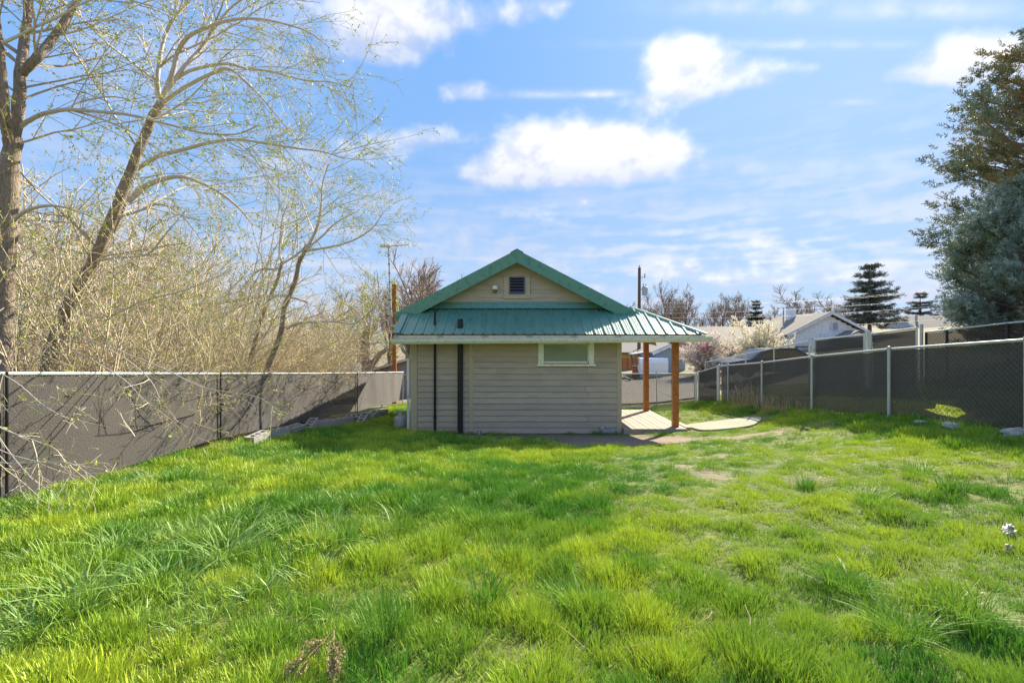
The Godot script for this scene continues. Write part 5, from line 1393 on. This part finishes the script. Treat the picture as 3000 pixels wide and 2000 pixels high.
# ---------------------------------------------------------------- conifers
func spray_mesh(seed_: int, n: int, long: float) -> ArrayMesh:
	# flat fan of scale-leaved twigs pointing along +y
	var r := RandomNumberGenerator.new(); r.seed = seed_
	var m := MB.new()
	for i in n:
		var t := r.randf()
		var b := Vector3(r.randf_range(-0.06, 0.06), t * 0.7, r.randf_range(-0.06, 0.06))
		var d := Vector3(r.randf_range(-1, 1), r.randf_range(0.15, 1.2), r.randf_range(-1, 1)).normalized()
		var l := long * r.randf_range(0.5, 1.1) * (1.15 - 0.5 * t)
		var s := d.cross(Vector3(r.randf_range(-1, 1), r.randf_range(-1, 1), r.randf_range(-1, 1))).normalized() * l * 0.10
		var v := r.randf_range(0.7, 1.3)
		m.quad(b - s * 0.5, b + d * l * 0.55 - s, b + d * l, b + d * l * 0.55 + s, Color(v, v, v))
	return m.mesh()
func foliage(parent: Node, mesh: Mesh, xf: Array, cols: Array) -> void:
	var mm := MultiMesh.new()
	mm.transform_format = MultiMesh.TRANSFORM_3D
	mm.use_colors = true
	mm.mesh = mesh
	mm.instance_count = xf.size()
	for i in xf.size():
		mm.set_instance_transform(i, xf[i]); mm.set_instance_color(i, cols[i])
	var o := MultiMeshInstance3D.new()
	o.name = "foliage"
	o.multimesh = mm
	o.material_override = M.needle
	o.set_meta("kind", "stuff")
	parent.add_child(o, true)
func aim(p: Vector3, up: Vector3, s: float) -> Transform3D:
	var y := up.normalized()
	var x := y.cross(rnd3()).normalized()
	return Transform3D(Basis(x * s, y * s, x.cross(y) * s), p)
func juniper(label: String, base: Vector3, prof: Array, lobes: int, per: int, sz: float, cols: Array, trunk_r: float):
	# prof: [height, radius] pairs from bottom to top
	var t := thing("juniper_tree", label, "tree", base)
	var H: float = prof[prof.size() - 1][0]
	var tr := MB.new()
	var path := PackedVector3Array()
	for i in 9: path.append(Vector3(0.12 * sin(i * 1.3), -0.2 + H * 0.92 * i / 8.0, 0.1 * cos(i * 1.7)))
	tr.tube(path, trunk_r, trunk_r * 0.25, 10, Color(0.20, 0.105, 0.065), false, 0.15)
	part("trunk", tr.mesh(), M.bark, t)
	var lm := MB.new()
	var xf := [[], []]; var cc := [[], []]
	for k in lobes:
		var hh := lerpf(prof[0][0], H, pow(rng.randf(), 0.9))
		var R := 0.0
		for i in prof.size() - 1:
			if hh <= prof[i + 1][0]:
				R = lerpf(prof[i][1], prof[i + 1][1], (hh - prof[i][0]) / (prof[i + 1][0] - prof[i][0])); break
		var a := rng.randf() * TAU
		var rr := R * sqrt(rng.randf_range(0.15, 1.0)) * rng.randf_range(0.85, 1.08)
		var c := Vector3(cos(a) * rr, hh, sin(a) * rr)
		var out := Vector3(cos(a), rng.randf_range(0.1, 0.9), sin(a)).normalized()
		var lr := rng.randf_range(0.28, 0.6) * clampf(R / 2.0, 0.6, 1.2)
		var root := Vector3(0.0, maxf(hh - rr * 0.55, 0.3), 0.0)
		var mid := root.lerp(c, 0.55) + Vector3(0, -0.12, 0)
		lm.tube(spline([root, mid, c, c + out * lr], 3), 0.045 * trunk_r / 0.2, 0.008, 4, Color(0.24, 0.15, 0.10))
		var base_col: Color = cols[rng.randi() % cols.size()]
		for j in per:
			var q := rnd3()
			if q.length() > 1.0: q = q.normalized() * rng.randf()
			var p := c + q * lr * 0.8 + out * lr * (0.5 + 0.8 * q.dot(out)) * 0.8
			var v := rng.randf_range(0.75, 1.3)
			var ki := rng.randi() % 2
			xf[ki].append(aim(p, out + q * 0.9 + Vector3(0, 0.25, 0), sz * rng.randf_range(0.7, 1.25)))
			var cl := base_col.lerp(cols[rng.randi() % cols.size()], rng.randf() * 0.5)
			cc[ki].append(Color(cl.r * v, cl.g * v, cl.b * v))
	part("limbs", lm.mesh(), M.twig, t)
	for k in 2: foliage(t, spray_mesh(100 + k, 46, 0.30), xf[k], cc[k])
	return t
func spruce(called: String, label: String, base: Vector3, H: float, R: float, col: Color, levels: int, gap := 0.0):
	var t := thing(called, label, "tree", base)
	part("trunk", rod([Vector3(0, -0.3, 0), Vector3(0, H * 0.97, 0)], H * 0.028, 8, 0.03), lc(0.16, 0.09, 0.06), t)
	var lm := MB.new()
	var xf := []; var cc := []
	for k in levels:
		var f := float(k) / levels
		var hh := lerpf(H * (0.14 + gap), H, f) + rng.randf_range(-0.3, 0.3) * H / levels
		var L := R * pow(1.0 - f, 0.75) * rng.randf_range(0.8, 1.12) + 0.15
		var nb := 7 if f < 0.7 else 5
		for i in nb:
			var a := TAU * (i + rng.randf() * 0.8) / nb
			var l := L * rng.randf_range(0.65, 1.1)
			var e := Vector3(cos(a) * l, hh + l * rng.randf_range(-0.05, 0.4) - l * 0.22 * (1.0 - f), sin(a) * l)
			lm.tube(PackedVector3Array([Vector3(0, hh, 0), Vector3(e.x * 0.5, hh - 0.04, e.z * 0.5), e]), 0.03, 0.01, 3, Color(0.14, 0.09, 0.06))
			var ns := int(l / (H * 0.022)) + 2
			for j in ns:
				var s := (j + 0.6) / ns
				var p := Vector3(0, hh, 0).lerp(e, s)
				for q in 2:
					var v := rng.randf_range(0.7, 1.3)
					xf.append(aim(p + rnd3() * H * 0.012, Vector3(cos(a), 0.1 + rng.randf_range(-0.6, 0.35), sin(a)) + rnd3() * 0.6, H * 0.062 * rng.randf_range(0.7, 1.2)))
					cc.append(Color(col.r * v, col.g * v, col.b * v))
	part("limbs", lm.mesh(), M.twig, t)
	foliage(t, spray_mesh(77, 36, 0.40), xf, cc)
func build_right_trees():
	juniper("tall olive-brown juniper with open ragged crown above the street fence", ground_at(15.6, 13.0, -0.1), [[0.9, 2.4], [2.0, 3.1], [4.0, 3.1], [5.8, 2.9], [7.0, 2.5], [8.2, 1.8], [9.6, 0.8], [10.5, 0.2]], 210, 34, 0.40, [Color(0.26, 0.26, 0.13), Color(0.36, 0.28, 0.10), Color(0.22, 0.26, 0.18), Color(0.18, 0.22, 0.15)], 0.3)
	juniper("dense blue-green juniper with a red-brown trunk behind the brown screen", ground_at(10.75, 9.9, -0.1), [[0.6, 0.95], [1.2, 1.2], [2.2, 1.2], [3.0, 0.95], [3.6, 0.5], [3.9, 0.15]], 78, 46, 0.32, [Color(0.27, 0.34, 0.29), Color(0.24, 0.30, 0.23), Color(0.33, 0.39, 0.36), Color(0.21, 0.25, 0.17)], 0.16)
	spruce("spruce_tree", "dark layered spruce rising behind the white cottage", w(33.3, 0.3, 45.0), 7.1, 2.9, Color(0.12, 0.14, 0.105), 15, 0.06)
	spruce("spruce_tree", "small dark spruce between the bare trees behind the white blossoms", w(30.3, -1.0, 60.0), 6.4, 1.6, Color(0.06, 0.075, 0.055), 12)
	spruce("pine_tree", "distant dark pine beside the far utility wires", w(49.0, 0.5, 58.0), 5.6, 2.3, Color(0.08, 0.09, 0.06), 9, 0.15)

# ---------------------------------------------------------------- small things in the yard
func cinder_block() -> ArrayMesh:
	# hollow concrete block, 0.4 long (x) x 0.19 x 0.19, cores open along y
	if mesh_cache.has("cinder"): return mesh_cache["cinder"]
	var m := MB.new()
	var L := 0.2; var h := 0.095
	var boxes := [[Vector3(-L, -h, -h), Vector3(L, h, -h + 0.032)], [Vector3(-L, -h, h - 0.032), Vector3(L, h, h)]]
	for c in [-L, -0.07, 0.035, L - 0.03]: boxes.append([Vector3(c, -h + 0.002, -h + 0.033), Vector3(c + 0.03, h - 0.002, h - 0.033)])
	for b in boxes:
		var a: Vector3 = b[0]; var e: Vector3 = b[1]
		var p := [a, Vector3(e.x, a.y, a.z), Vector3(e.x, a.y, e.z), Vector3(a.x, a.y, e.z), Vector3(a.x, e.y, a.z), Vector3(e.x, e.y, a.z), e, Vector3(a.x, e.y, e.z)]
		for f in [[0, 3, 2, 1], [4, 5, 6, 7], [0, 1, 5, 4], [3, 7, 6, 2], [0, 4, 7, 3], [1, 2, 6, 5]]: m.quad(p[f[0]], p[f[1]], p[f[2]], p[f[3]])
	mesh_cache["cinder"] = m.mesh()
	return mesh_cache["cinder"]
func rock_mesh(seed_: int) -> ArrayMesh:
	var r := RandomNumberGenerator.new(); r.seed = seed_
	var m := MB.new()
	var nn := FastNoiseLite.new(); nn.seed = seed_; nn.frequency = 0.9
	var N := 10; var K := 14
	var P := []
	for i in N + 1:
		for j in K:
			var th := PI * i / N; var ph := TAU * j / K
			var d := Vector3(sin(th) * cos(ph), cos(th), sin(th) * sin(ph))
			P.append(d * (1.0 + 0.35 * nn.get_noise_3dv(d * 1.4)) * Vector3(1.0, 0.45, 0.75))
	for i in N:
		for j in K:
			m.quad(P[i * K + j], P[i * K + (j + 1) % K], P[(i + 1) * K + (j + 1) % K], P[(i + 1) * K + j])
	return m.mesh()
func build_small_things():
	# loose hollow blocks along the foot of the left fence
	var blocks := [[755, 1284, 0.35, 0.0, 0.1], [812, 1270, 0.2, 0.0, 0.0], [862, 1260, 0.35, 0.2, 0.0], [910, 1248, 0.5, 0.0, 0.35], [948, 1243, -0.1, 0.1, 0.0], [985, 1238, 0.25, 0.0, 0.0], [1012, 1234, 0.3, 0.0, 0.0], [1035, 1226, -0.2, 0.4, 0.0], [1064, 1230, 0.45, 0.0, 0.4], [1092, 1220, 0.35, 0.0, 0.25], [1116, 1210, 0.2, 0.1, 0.0]]
	var labels := ["grey hollow block at the end of the row, half sunk in long grass", "grey hollow block second from the end of the row by the fence", "grey hollow block lying on its face where the screen shadow starts", "grey hollow block propped up on a slant with open cores showing", "low flat grey hollow block between the slanted block and the middle of the row", "squared grey hollow block in the middle of the row", "darker grey hollow block next to the middle of the row", "toppled brown-grey hollow block leaning backwards", "long tilted grey hollow block with dark core slots", "tilted grey hollow block leaning on its neighbour near the row's far end", "last grey hollow block of the row, toward the cottage"]
	for i in blocks.size():
		var b: Array = blocks[i]
		var o := single("cinder_block", cinder_block(), M.concrete, labels[i], "cinder block", hit(b[0], b[1], 0.07), Vector3.ZERO, "cinder blocks along the fence")
		o.rotation = Vector3(b[3] + (PI / 2 * 0.0), PI / 2 - 0.25 + b[2] - 0.25, b[4])
		o.scale = Vector3(1.15, 1.0, 1.0)
	# propane cylinder by the corner of the house
	var pt := thing("propane_cylinder", "grey propane cylinder standing in the grass by the downspout", "gas cylinder", ground_at(-2.66, 11.55))
	part("tank", lathe(PackedVector2Array([Vector2(0, 0.02), Vector2(0.13, 0.03), Vector2(0.153, 0.09), Vector2(0.155, 0.22), Vector2(0.145, 0.27), Vector2(0.10, 0.305), Vector2(0, 0.315)]), 24), M.galv_dull, pt)
	part("foot_ring", lathe(PackedVector2Array([Vector2(0.11, 0.0), Vector2(0.11, 0.05)]), 20), M.galv_dull, pt)
	for k in 3: part("collar", bbox(Vector3(0.10, 0.12, 0.012), 0.005), M.galv_dull, pt, Vector3(sin(k * 2.1) * 0.09, 0.36, cos(k * 2.1) * 0.09), Vector3(0, k * 2.1, 0))
	part("collar_rim", lathe(PackedVector2Array([Vector2(0.085, 0.41), Vector2(0.105, 0.43), Vector2(0.105, 0.40), Vector2(0.085, 0.41)]), 20), M.galv_dull, pt)
	part("valve", pipe_col(0.31, 0.39, 0.022, 10), lc(0.45, 0.33, 0.12, 0.4), pt)
	# splash block and plastic at the foot of the wall
	var sb := thing("drain_tile", "short grey corrugated drain piece against the wall corner", "drain pipe", ground_at(2.22, 11.14, 0.04))
	for k in 8: part("rib", lathe(PackedVector2Array([Vector2(0.05, -0.016), Vector2(0.066, -0.008), Vector2(0.066, 0.008), Vector2(0.05, 0.016)]), 14), lc(0.42, 0.42, 0.42), sb, Vector3(-0.12 + k * 0.034, 0.02, 0), Vector3(0, 0, PI / 2))
	part("block", bbox(Vector3(0.1, 0.13, 0.08), 0.02), M.concrete, sb, Vector3(-0.13, 0.06, -0.04), Vector3(0, 0.2, 0.3))
	single("plastic_scrap", crumple(3, 0.06), M.plastic, "crumpled pale plastic scrap in grass at the foot of the wall", "litter", ground_at(-0.75, 10.98, 0.05))
	single("plastic_bag", crumple(5, 0.042), M.plastic, "crumpled white plastic bag caught upright in the grass", "litter", hit(2955, 1550, 0.03))
	single("paper_scrap", crumple(9, 0.03), lc(0.66, 0.6, 0.5, 0.7), "small flattened paper scrap below the white bag", "litter", hit(2960, 1615, 0.01))
	# stones at the foot of the right fence
	var rk := ["broad flat pale stone on the bank below the blue-shadowed screen", "grey stone half buried under the torn screen", "small low stone in the grass left of the torn screen", "dark little stone at the fence foot beside the dry weeds"]
	for i in 4:
		var q: Array = [[6.38, 6.12, 0.17], [6.36, 7.0, 0.14], [6.36, 7.5, 0.10], [6.38, 9.9, 0.09]][i]
		single("stone", rock_mesh(20 + i), M.rock, rk[i], "stone", ground_at(q[0], q[1], q[2] * 0.12), Vector3(0.1, i * 1.3, 0.08)).scale = Vector3.ONE * q[2]
	# dry weeds along the right fence
	var W := ELM.duplicate()
	W.maxd = 1; W.up = [0.04, 0.02]; W.wig = 0.08; W.den = [5.0, 3.0]; W.ratio = 0.22; W.col = Color(0.46, 0.34, 0.22); W.leaf_from = 9; W.rmin = 0.0018
	var wl := ["clump of dry tan weed stalks against the dark screen", "tall dry weed clump with forked pale stalks by the corner post", "low matted dry weeds at the foot of the galvanised fence", "thin straw-coloured weeds fading into the mesh"]
	for i in 4:
		var q: Array = [[6.25, 12.9, 42, 0.75], [6.2, 13.7, 16, 0.85], [6.32, 11.9, 60, 0.45], [6.35, 11.0, 50, 0.35]][i]
		var m := MB.new()
		for k in int(q[2]):
			grow(m, null, Vector3(rng.randf_range(-0.3, 0.25), -0.05, rng.randf_range(-0.55, 0.55)), Vector3(rng.randf_range(-0.4, 0.4), 1, rng.randf_range(-0.5, 0.5)).normalized(), q[3] * rng.randf_range(0.4, 1.15), 0.005, 0, W)
		var t := thing("dry_weed", wl[i], "weed", ground_at(q[0], q[1]))
		part("stalks", m.mesh(), M.twig, t)
	# brown juniper clipping lying in the foreground grass
	var cl := thing("dead_branch", "brown withered juniper clipping lying in the grass", "branch", hit(925, 1905, 0.09), 0.3)
	var dm := MB.new(); var dl := MB.new()
	var DP := ELM.duplicate()
	DP.maxd = 2; DP.up = [0.0, -0.02, -0.03]; DP.wig = 0.1; DP.den = [60.0, 50.0, 3.0]; DP.ratio = 0.4; DP.fwd = 1.6; DP.col = Color(0.30, 0.20, 0.11); DP.leaf_from = 1; DP.leaf_n = 220.0; DP.leaf_c = 1; DP.leaf_s = 0.008; DP.leaf_col = Color(0.46, 0.36, 0.17); DP.rmin = 0.0015
	grow(dm, dl, Vector3(0.12, 0.10, -0.05), Vector3(-0.8, -0.25, 0.5).normalized(), 0.42, 0.007, 0, DP)
	grow(dm, dl, Vector3(0.12, 0.10, -0.05), Vector3(0.1, -0.35, 0.8).normalized(), 0.32, 0.007, 0, DP)
	cl.scale = Vector3.ONE * 0.62
	part("wood", dm.mesh(), M.twig, cl)
	part("needles", dl.mesh(), M.plain, cl).set_meta("kind", "stuff")
func hit(x: float, y: float, lift := 0.0) -> Vector3:      # where the line of sight through a pixel meets the ground
	var D := 1.2
	while D < 20.0 and EYE - (y - 1000.0) / F * D > gh((x - 1500.0) / F * D, D) + lift: D += 0.02
	return ground_at((x - 1500.0) / F * D, D, lift)
func crumple(seed_: int, s: float) -> ArrayMesh:
	var nn := FastNoiseLite.new(); nn.seed = seed_; nn.frequency = 1.6
	var m := MB.new()
	var N := 9
	var P := []
	for i in N + 1:
		for j in N + 1:
			var u := float(i) / N * 2 - 1; var v := float(j) / N * 2 - 1
			var q := Vector3(u, v, 0)
			P.append((Vector3(u * 0.8, v, 0) + Vector3(nn.get_noise_3d(u * 2, v * 2, 1), nn.get_noise_3d(u * 2, v * 2, 9), nn.get_noise_3d(u * 2, v * 2, 17) * 1.4)) * s)
	for i in N:
		for j in N: m.quad(P[i * (N + 1) + j], P[i * (N + 1) + j + 1], P[(i + 1) * (N + 1) + j + 1], P[(i + 1) * (N + 1) + j])
	return m.mesh()

# ---------------------------------------------------------------- grass
func clump(seed_: int, blades: int, rad: float, hgt: float, wid: float, arch: float, dry: float) -> ArrayMesh:
	var r := RandomNumberGenerator.new(); r.seed = seed_
	var m := MB.new()
	for i in blades:
		var a := r.randf() * TAU; var q := sqrt(r.randf()) * rad
		var p := Vector3(cos(a) * q, -0.015, sin(a) * q)
		var az := a + r.randf_range(-1.2, 1.2)
		var out := Vector3(cos(az), 0, sin(az))
		var h := hgt * r.randf_range(0.45, 1.15)
		var ln := arch * r.randf_range(0.3, 1.5)
		var side := Vector3(-sin(az), 0, cos(az)).rotated(Vector3.UP, r.randf_range(-0.9, 0.9))
		var wd := wid * r.randf_range(0.6, 1.3)
		var v := r.randf_range(0.78, 1.25)
		var col := Color(v * r.randf_range(0.85, 1.2), v, v * r.randf_range(0.7, 1.2))
		if r.randf() < dry: col = Color(v * 2.4, v * 1.25, v * 2.4)
		var prev_l := p - side * wd * 0.5; var prev_r := p + side * wd * 0.5
		var segs := 4
		for s in segs:
			var t := (s + 1.0) / segs
			var lift := h * (t - 0.30 * ln * t * t)
			var c := p + Vector3(0, lift, 0) + out * h * ln * t * t
			var ww := wd * (1.0 - t * t * 0.92)
			if s == segs - 1:
				m.tri(prev_l, c, prev_r, col)
			else:
				var l2 := c - side * ww * 0.5; var r2 := c + side * ww * 0.5
				m.quad(prev_l, l2, r2, prev_r, col)
				prev_l = l2; prev_r = r2
	return m.mesh()
func put_grass(called: String, label: String, mesh: Mesh, xf: Array, cols: Array):
	var mm := MultiMesh.new()
	mm.transform_format = MultiMesh.TRANSFORM_3D
	mm.use_colors = true
	mm.mesh = mesh
	mm.instance_count = xf.size()
	for i in xf.size():
		mm.set_instance_transform(i, xf[i]); mm.set_instance_color(i, cols[i])
	var o := MultiMeshInstance3D.new()
	o.name = numbered(called)
	o.multimesh = mm
	o.material_override = M.grass
	add_child(o)
	tag(o, label, "grass", "", "stuff")
func lush(x: float, d: float) -> float:               # 0 short turf .. 1 long grass
	var n := nz2.get_noise_2d(x * 22.0 + 40.0, d * 22.0)
	var v := smoothstep(2.6, -1.2, x + 0.25 * (6.0 - d)) * 0.8 + 0.1
	v = maxf(v, smoothstep(4.6, 6.3, x) * 0.75)
	v = maxf(v, smoothstep(2.2, 0.0, absf(x - 0.2)) * 0.6 * smoothstep(10.2, 8.5, d))
	return clampf(v + n * 0.55, 0.0, 1.0)
var tuft_cells := {}
const TC := 0.33
func tussock(x: float, d: float) -> Array:            # nearest tussock: [offset from its centre, its size, its hue]
	var i := int(floor(x / TC)); var j := int(floor(d / TC))
	var best := 1e9
	var r := []
	for a in [-1, 0, 1]:
		for b in [-1, 0, 1]:
			var key := Vector2i(i + a, j + b)
			if not tuft_cells.has(key): tuft_cells[key] = [Vector2((i + a + rng.randf()) * TC, (j + b + rng.randf()) * TC), rng.randf_range(0.35, 1.0), rng.randf()]
			var c: Array = tuft_cells[key]
			var o: Vector2 = Vector2(x, d) - c[0]
			var q: float = o.length() / float(c[1])
			if q < best: best = q; r = [o, c[1], c[2]]
	return r
func build_grass():
	var kinds := [clump(1, 30, 0.07, 0.10, 0.0066, 0.25, 0.04), clump(2, 28, 0.075, 0.115, 0.007, 0.38, 0.05), clump(3, 32, 0.07, 0.085, 0.006, 0.4, 0.04), clump(4, 42, 0.075, 0.055, 0.005, 0.5, 0.07), clump(5, 40, 0.08, 0.046, 0.005, 0.7, 0.10), clump(6, 16, 0.09, 0.17, 0.0085, 1.1, 0.02)]
	var xf := []; var cc := []
	for k in kinds: xf.append([]); cc.append([])
	var d := -1.2
	var step := 0.0
	while d < 18.4:
		step = clampf(0.036 + 0.0035 * d, 0.038, 0.08)
		var x := left_line(d) + 0.02
		while x < 6.62:
			var X := x + rng.randf_range(-0.5, 0.5) * step * 1.6; var D := d + rng.randf_range(-0.5, 0.5) * step * 1.6
			x += step
			if D > 16.6 and X > -2.3: break
			if X > -2.4 and X < 2.56 and D > 11.22: continue
			if X > 2.5 and X < 4.06 and D > 11.05 and D < 14.25: continue
			var on_pad := pow((X - 4.93) / 0.74, 2.0) + pow((D - 11.25) / 0.62, 2.0) + nz2.get_noise_2d(X * 120.0, D * 120.0) * 1.1
			if on_pad < 0.9 and rng.randf() < 0.97: continue
			var b := bare(X, D)
			if rng.randf() < b * 1.15: continue
			var L := lush(X, D)
			if b > 0.2: L *= 0.4
			var T := tussock(X, D)
			var o: Vector2 = T[0]
			var near: float = clampf(1.0 - o.length() / (0.24 * float(T[1])), 0.0, 1.0)
			if rng.randf() > 0.92 + near + L * 0.5: continue
			var k := 0
			if L > 0.45: k = rng.randi() % 3
			elif L > 0.25 or near > 0.55: k = 2 + rng.randi() % 2
			else: k = 3 + rng.randi() % 2
			var broad := nz2.get_noise_2d(X * 60.0 + 900.0, D * 60.0)
			if X < -0.9 and D < 4.5 and broad > 0.05 and rng.randf() < 0.14: k = 5
			elif X < -2.0 and D < 8.0 and broad > 0.1 and rng.randf() < 0.08: k = 5
			var s: float = rng.randf_range(0.85, 1.15) * (0.80 + 0.22 * L) * (0.68 + (0.75 + 0.25 * L) * near * T[1])
			if D > 10.9 and X < 2.6: s *= 0.9
			var dir := Vector3(o.x, 0, -o.y)
			var axis := Vector3.UP.cross(dir + Vector3(rng.randf_range(-0.04, 0.04), 0, rng.randf_range(-0.04, 0.04))).normalized()
			var bs := Basis(Vector3.UP, rng.randf() * TAU).scaled(Vector3(s, s * rng.randf_range(0.9, 1.25), s)).rotated(axis, clampf(o.length() * 2.2, 0.0, 0.38) * rng.randf_range(0.4, 1.2))
			xf[k].append(Transform3D(bs, ground_at(X, D)))
			# every tussock has its own hue, from blue-green to yellow-green
			var hue: float = clampf(nz2.get_noise_2d(X * 24.0 + 500.0, D * 24.0) * 1.3 + 0.75 * T[2] + 0.28 - 0.3 * L, 0.0, 1.0)
			var col := Color(0.15, 0.335, 0.045).lerp(Color(0.48, 0.585, 0.065), hue)
			if k == 5: col = Color(0.24, 0.38, 0.10)
			var v := rng.randf_range(0.85, 1.15)
			cc[k].append(Color(col.r * v, col.g * v, col.b * v))
		d += step
	# bank and verge beyond the right fence, strip along the gravel
	d = -1.0
	while d < 22.0:
		var x := 6.7
		while x < 10.5:
			var X := x + rng.randf_range(-0.1, 0.1); var D := d + rng.randf_range(-0.1, 0.1)
			x += 0.10
			if D > 16.4 and rng.randf() < 0.5: continue
			var s := rng.randf_range(0.9, 1.5)
			xf[3].append(Transform3D(Basis(Vector3.UP, rng.randf() * TAU).scaled(Vector3(s * 1.5, s, s * 1.5)), ground_at(X, D)))
			cc[3].append(Color(0.42, 0.50, 0.04))
		d += 0.10
	d = 16.5
	while d < 30.0:
		var x := 1.0
		while x < 9.0:
			var n := nz2.get_noise_2d(x * 40.0, d * 40.0)
			var X := x + rng.randf_range(-0.15, 0.15); var D := d + rng.randf_range(-0.15, 0.15)
			x += 0.2
			if n < 0.0 or (X > 2.4 and X < 7.6 and D > 17.9 and n < 0.3): continue
			var s := rng.randf_range(1.0, 2.0)
			xf[3].append(Transform3D(Basis(Vector3.UP, rng.randf() * TAU).scaled(Vector3(s * 1.6, s, s * 1.6)), ground_at(X, D)))
			cc[3].append(Color(0.26, 0.34, 0.04))
		d += 0.2
	var lb := ["upright fresh green lawn grass", "taller arching green lawn grass", "dense bright green lawn grass", "short worn yellow-green turf", "low matted yellow-green turf", "broad arching grass blades in the long grass by the fence"]
	var total := 0
	for k in kinds.size():
		total += xf[k].size()
		put_grass("lawn_grass", lb[k], kinds[k], xf[k], cc[k])
	print("grass clumps ", total)
	# single tufts that stand out of the lawn
	var tm := [clump(61, 130, 0.09, 0.22, 0.006, 0.55, 0.02), clump(62, 150, 0.13, 0.19, 0.006, 0.9, 0.03), clump(63, 90, 0.14, 0.27, 0.009, 1.15, 0.02)]
	var tmat := []
	for c in [Color(0.12, 0.27, 0.035), Color(0.16, 0.32, 0.035), Color(0.24, 0.38, 0.10)]:
		var mm := leafy(c, Color(0.8, 0.8, 0.8), 0.5)
		tmat.append(mm)
	var tufts := [[2360, 1425, 0, 0.9, "dark green round grass tuft standing alone on the worn turf"], [2560, 1480, 1, 1.0, "dark spreading tuft on the short turf below the bank"], [2690, 1390, 1, 1.0, "broad tuft at the foot of the right bank"], [2790, 1450, 0, 1.1, "tall tuft near the white plastic bag"], [2480, 1730, 1, 0.9, "star-shaped tuft in the yellowed turf"], [2640, 1860, 1, 1.0, "dark tuft beside a hollow in the turf"], [2840, 1820, 1, 1.0, "spiky tuft in the foreground turf under the bag"],
		[1480, 1640, 0, 1.0, "deep green tuft shading a hollow in the middle of the lawn"], [1430, 1760, 0, 1.1, "tall dense tuft in the foreground lawn"], [1130, 1880, 0, 1.1, "dark upright tuft beside the withered clipping"], [1690, 1790, 1, 0.9, "loose tuft between the long and the short grass"], [1360, 1440, 0, 0.8, "small dark tuft in sunlit lawn in front of the shade line"], [1250, 1500, 0, 0.9, "dark tuft in the long grass left of the lawn's middle"], [960, 1540, 2, 0.8, "pale arching tuft of broad blades in mid lawn"],
		[660, 1640, 2, 1.2, "large fountain of broad arching grass blades"], [480, 1720, 2, 1.1, "wide clump of arching blades around a dark hollow"], [250, 1760, 2, 1.2, "sprawling clump of broad pale blades near the fence slope"], [90, 1850, 2, 1.2, "big clump of broad blades at the foot of the slope"], [330, 1620, 2, 0.9, "bent-over clump of broad blades up the slope"], [560, 1560, 2, 0.8, "small arching clump behind the fountain of blades"]]
	for q in tufts:
		# walk along the line of sight until it meets the ground
		var D := 1.5
		while D < 12.0 and EYE - (q[1] - 1000.0) / F * D > gh((q[0] - 1500.0) / F * D, D): D += 0.02
		var o := single("grass_tuft", tm[q[2]], tmat[q[2]], q[4], "grass tuft", ground_at((q[0] - 1500.0) / F * D, D), Vector3(0, rng.randf() * TAU, 0), "grass tufts in the lawn")
		o.scale = Vector3.ONE * q[3]
func build_litter():
	var tl := [[2070, 1800, 0.2, 0.6, "pale bent twig lying on the lawn"], [1660, 1870, 0.25, 2.2, "long straw stalk lying on the foreground lawn"], [1900, 1875, 0.25, 0.2, "thin brown twig half hidden in foreground grass"], [1400, 1632, 0.16, 0.5, "short reddish stick in the lawn's middle"], [2350, 1495, 0.5, -0.1, "straight pale straw on the worn turf"], [2330, 1510, 0.3, -0.9, "crossed pale straw beside the straight one"], [2190, 1790, 0.3, 1.2, "curled dead stalk on yellowed turf"]]
	for q in tl:
		var D := 1.5
		while D < 12.0 and EYE - (q[1] - 1000.0) / F * D > gh((q[0] - 1500.0) / F * D, D) + 0.05: D += 0.02
		var c := ground_at((q[0] - 1500.0) / F * D, D, 0.03)
		var u: Vector3 = Vector3(cos(q[3]), 0, -sin(q[3])) * float(q[2]) * 0.5
		single("twig", rod([-u, Vector3(0.01, 0.015, 0.01), u * 0.5 + Vector3(0, 0.02, 0), u], 0.0018, 5), lc(0.46, 0.34, 0.2), q[4], "twig", c)
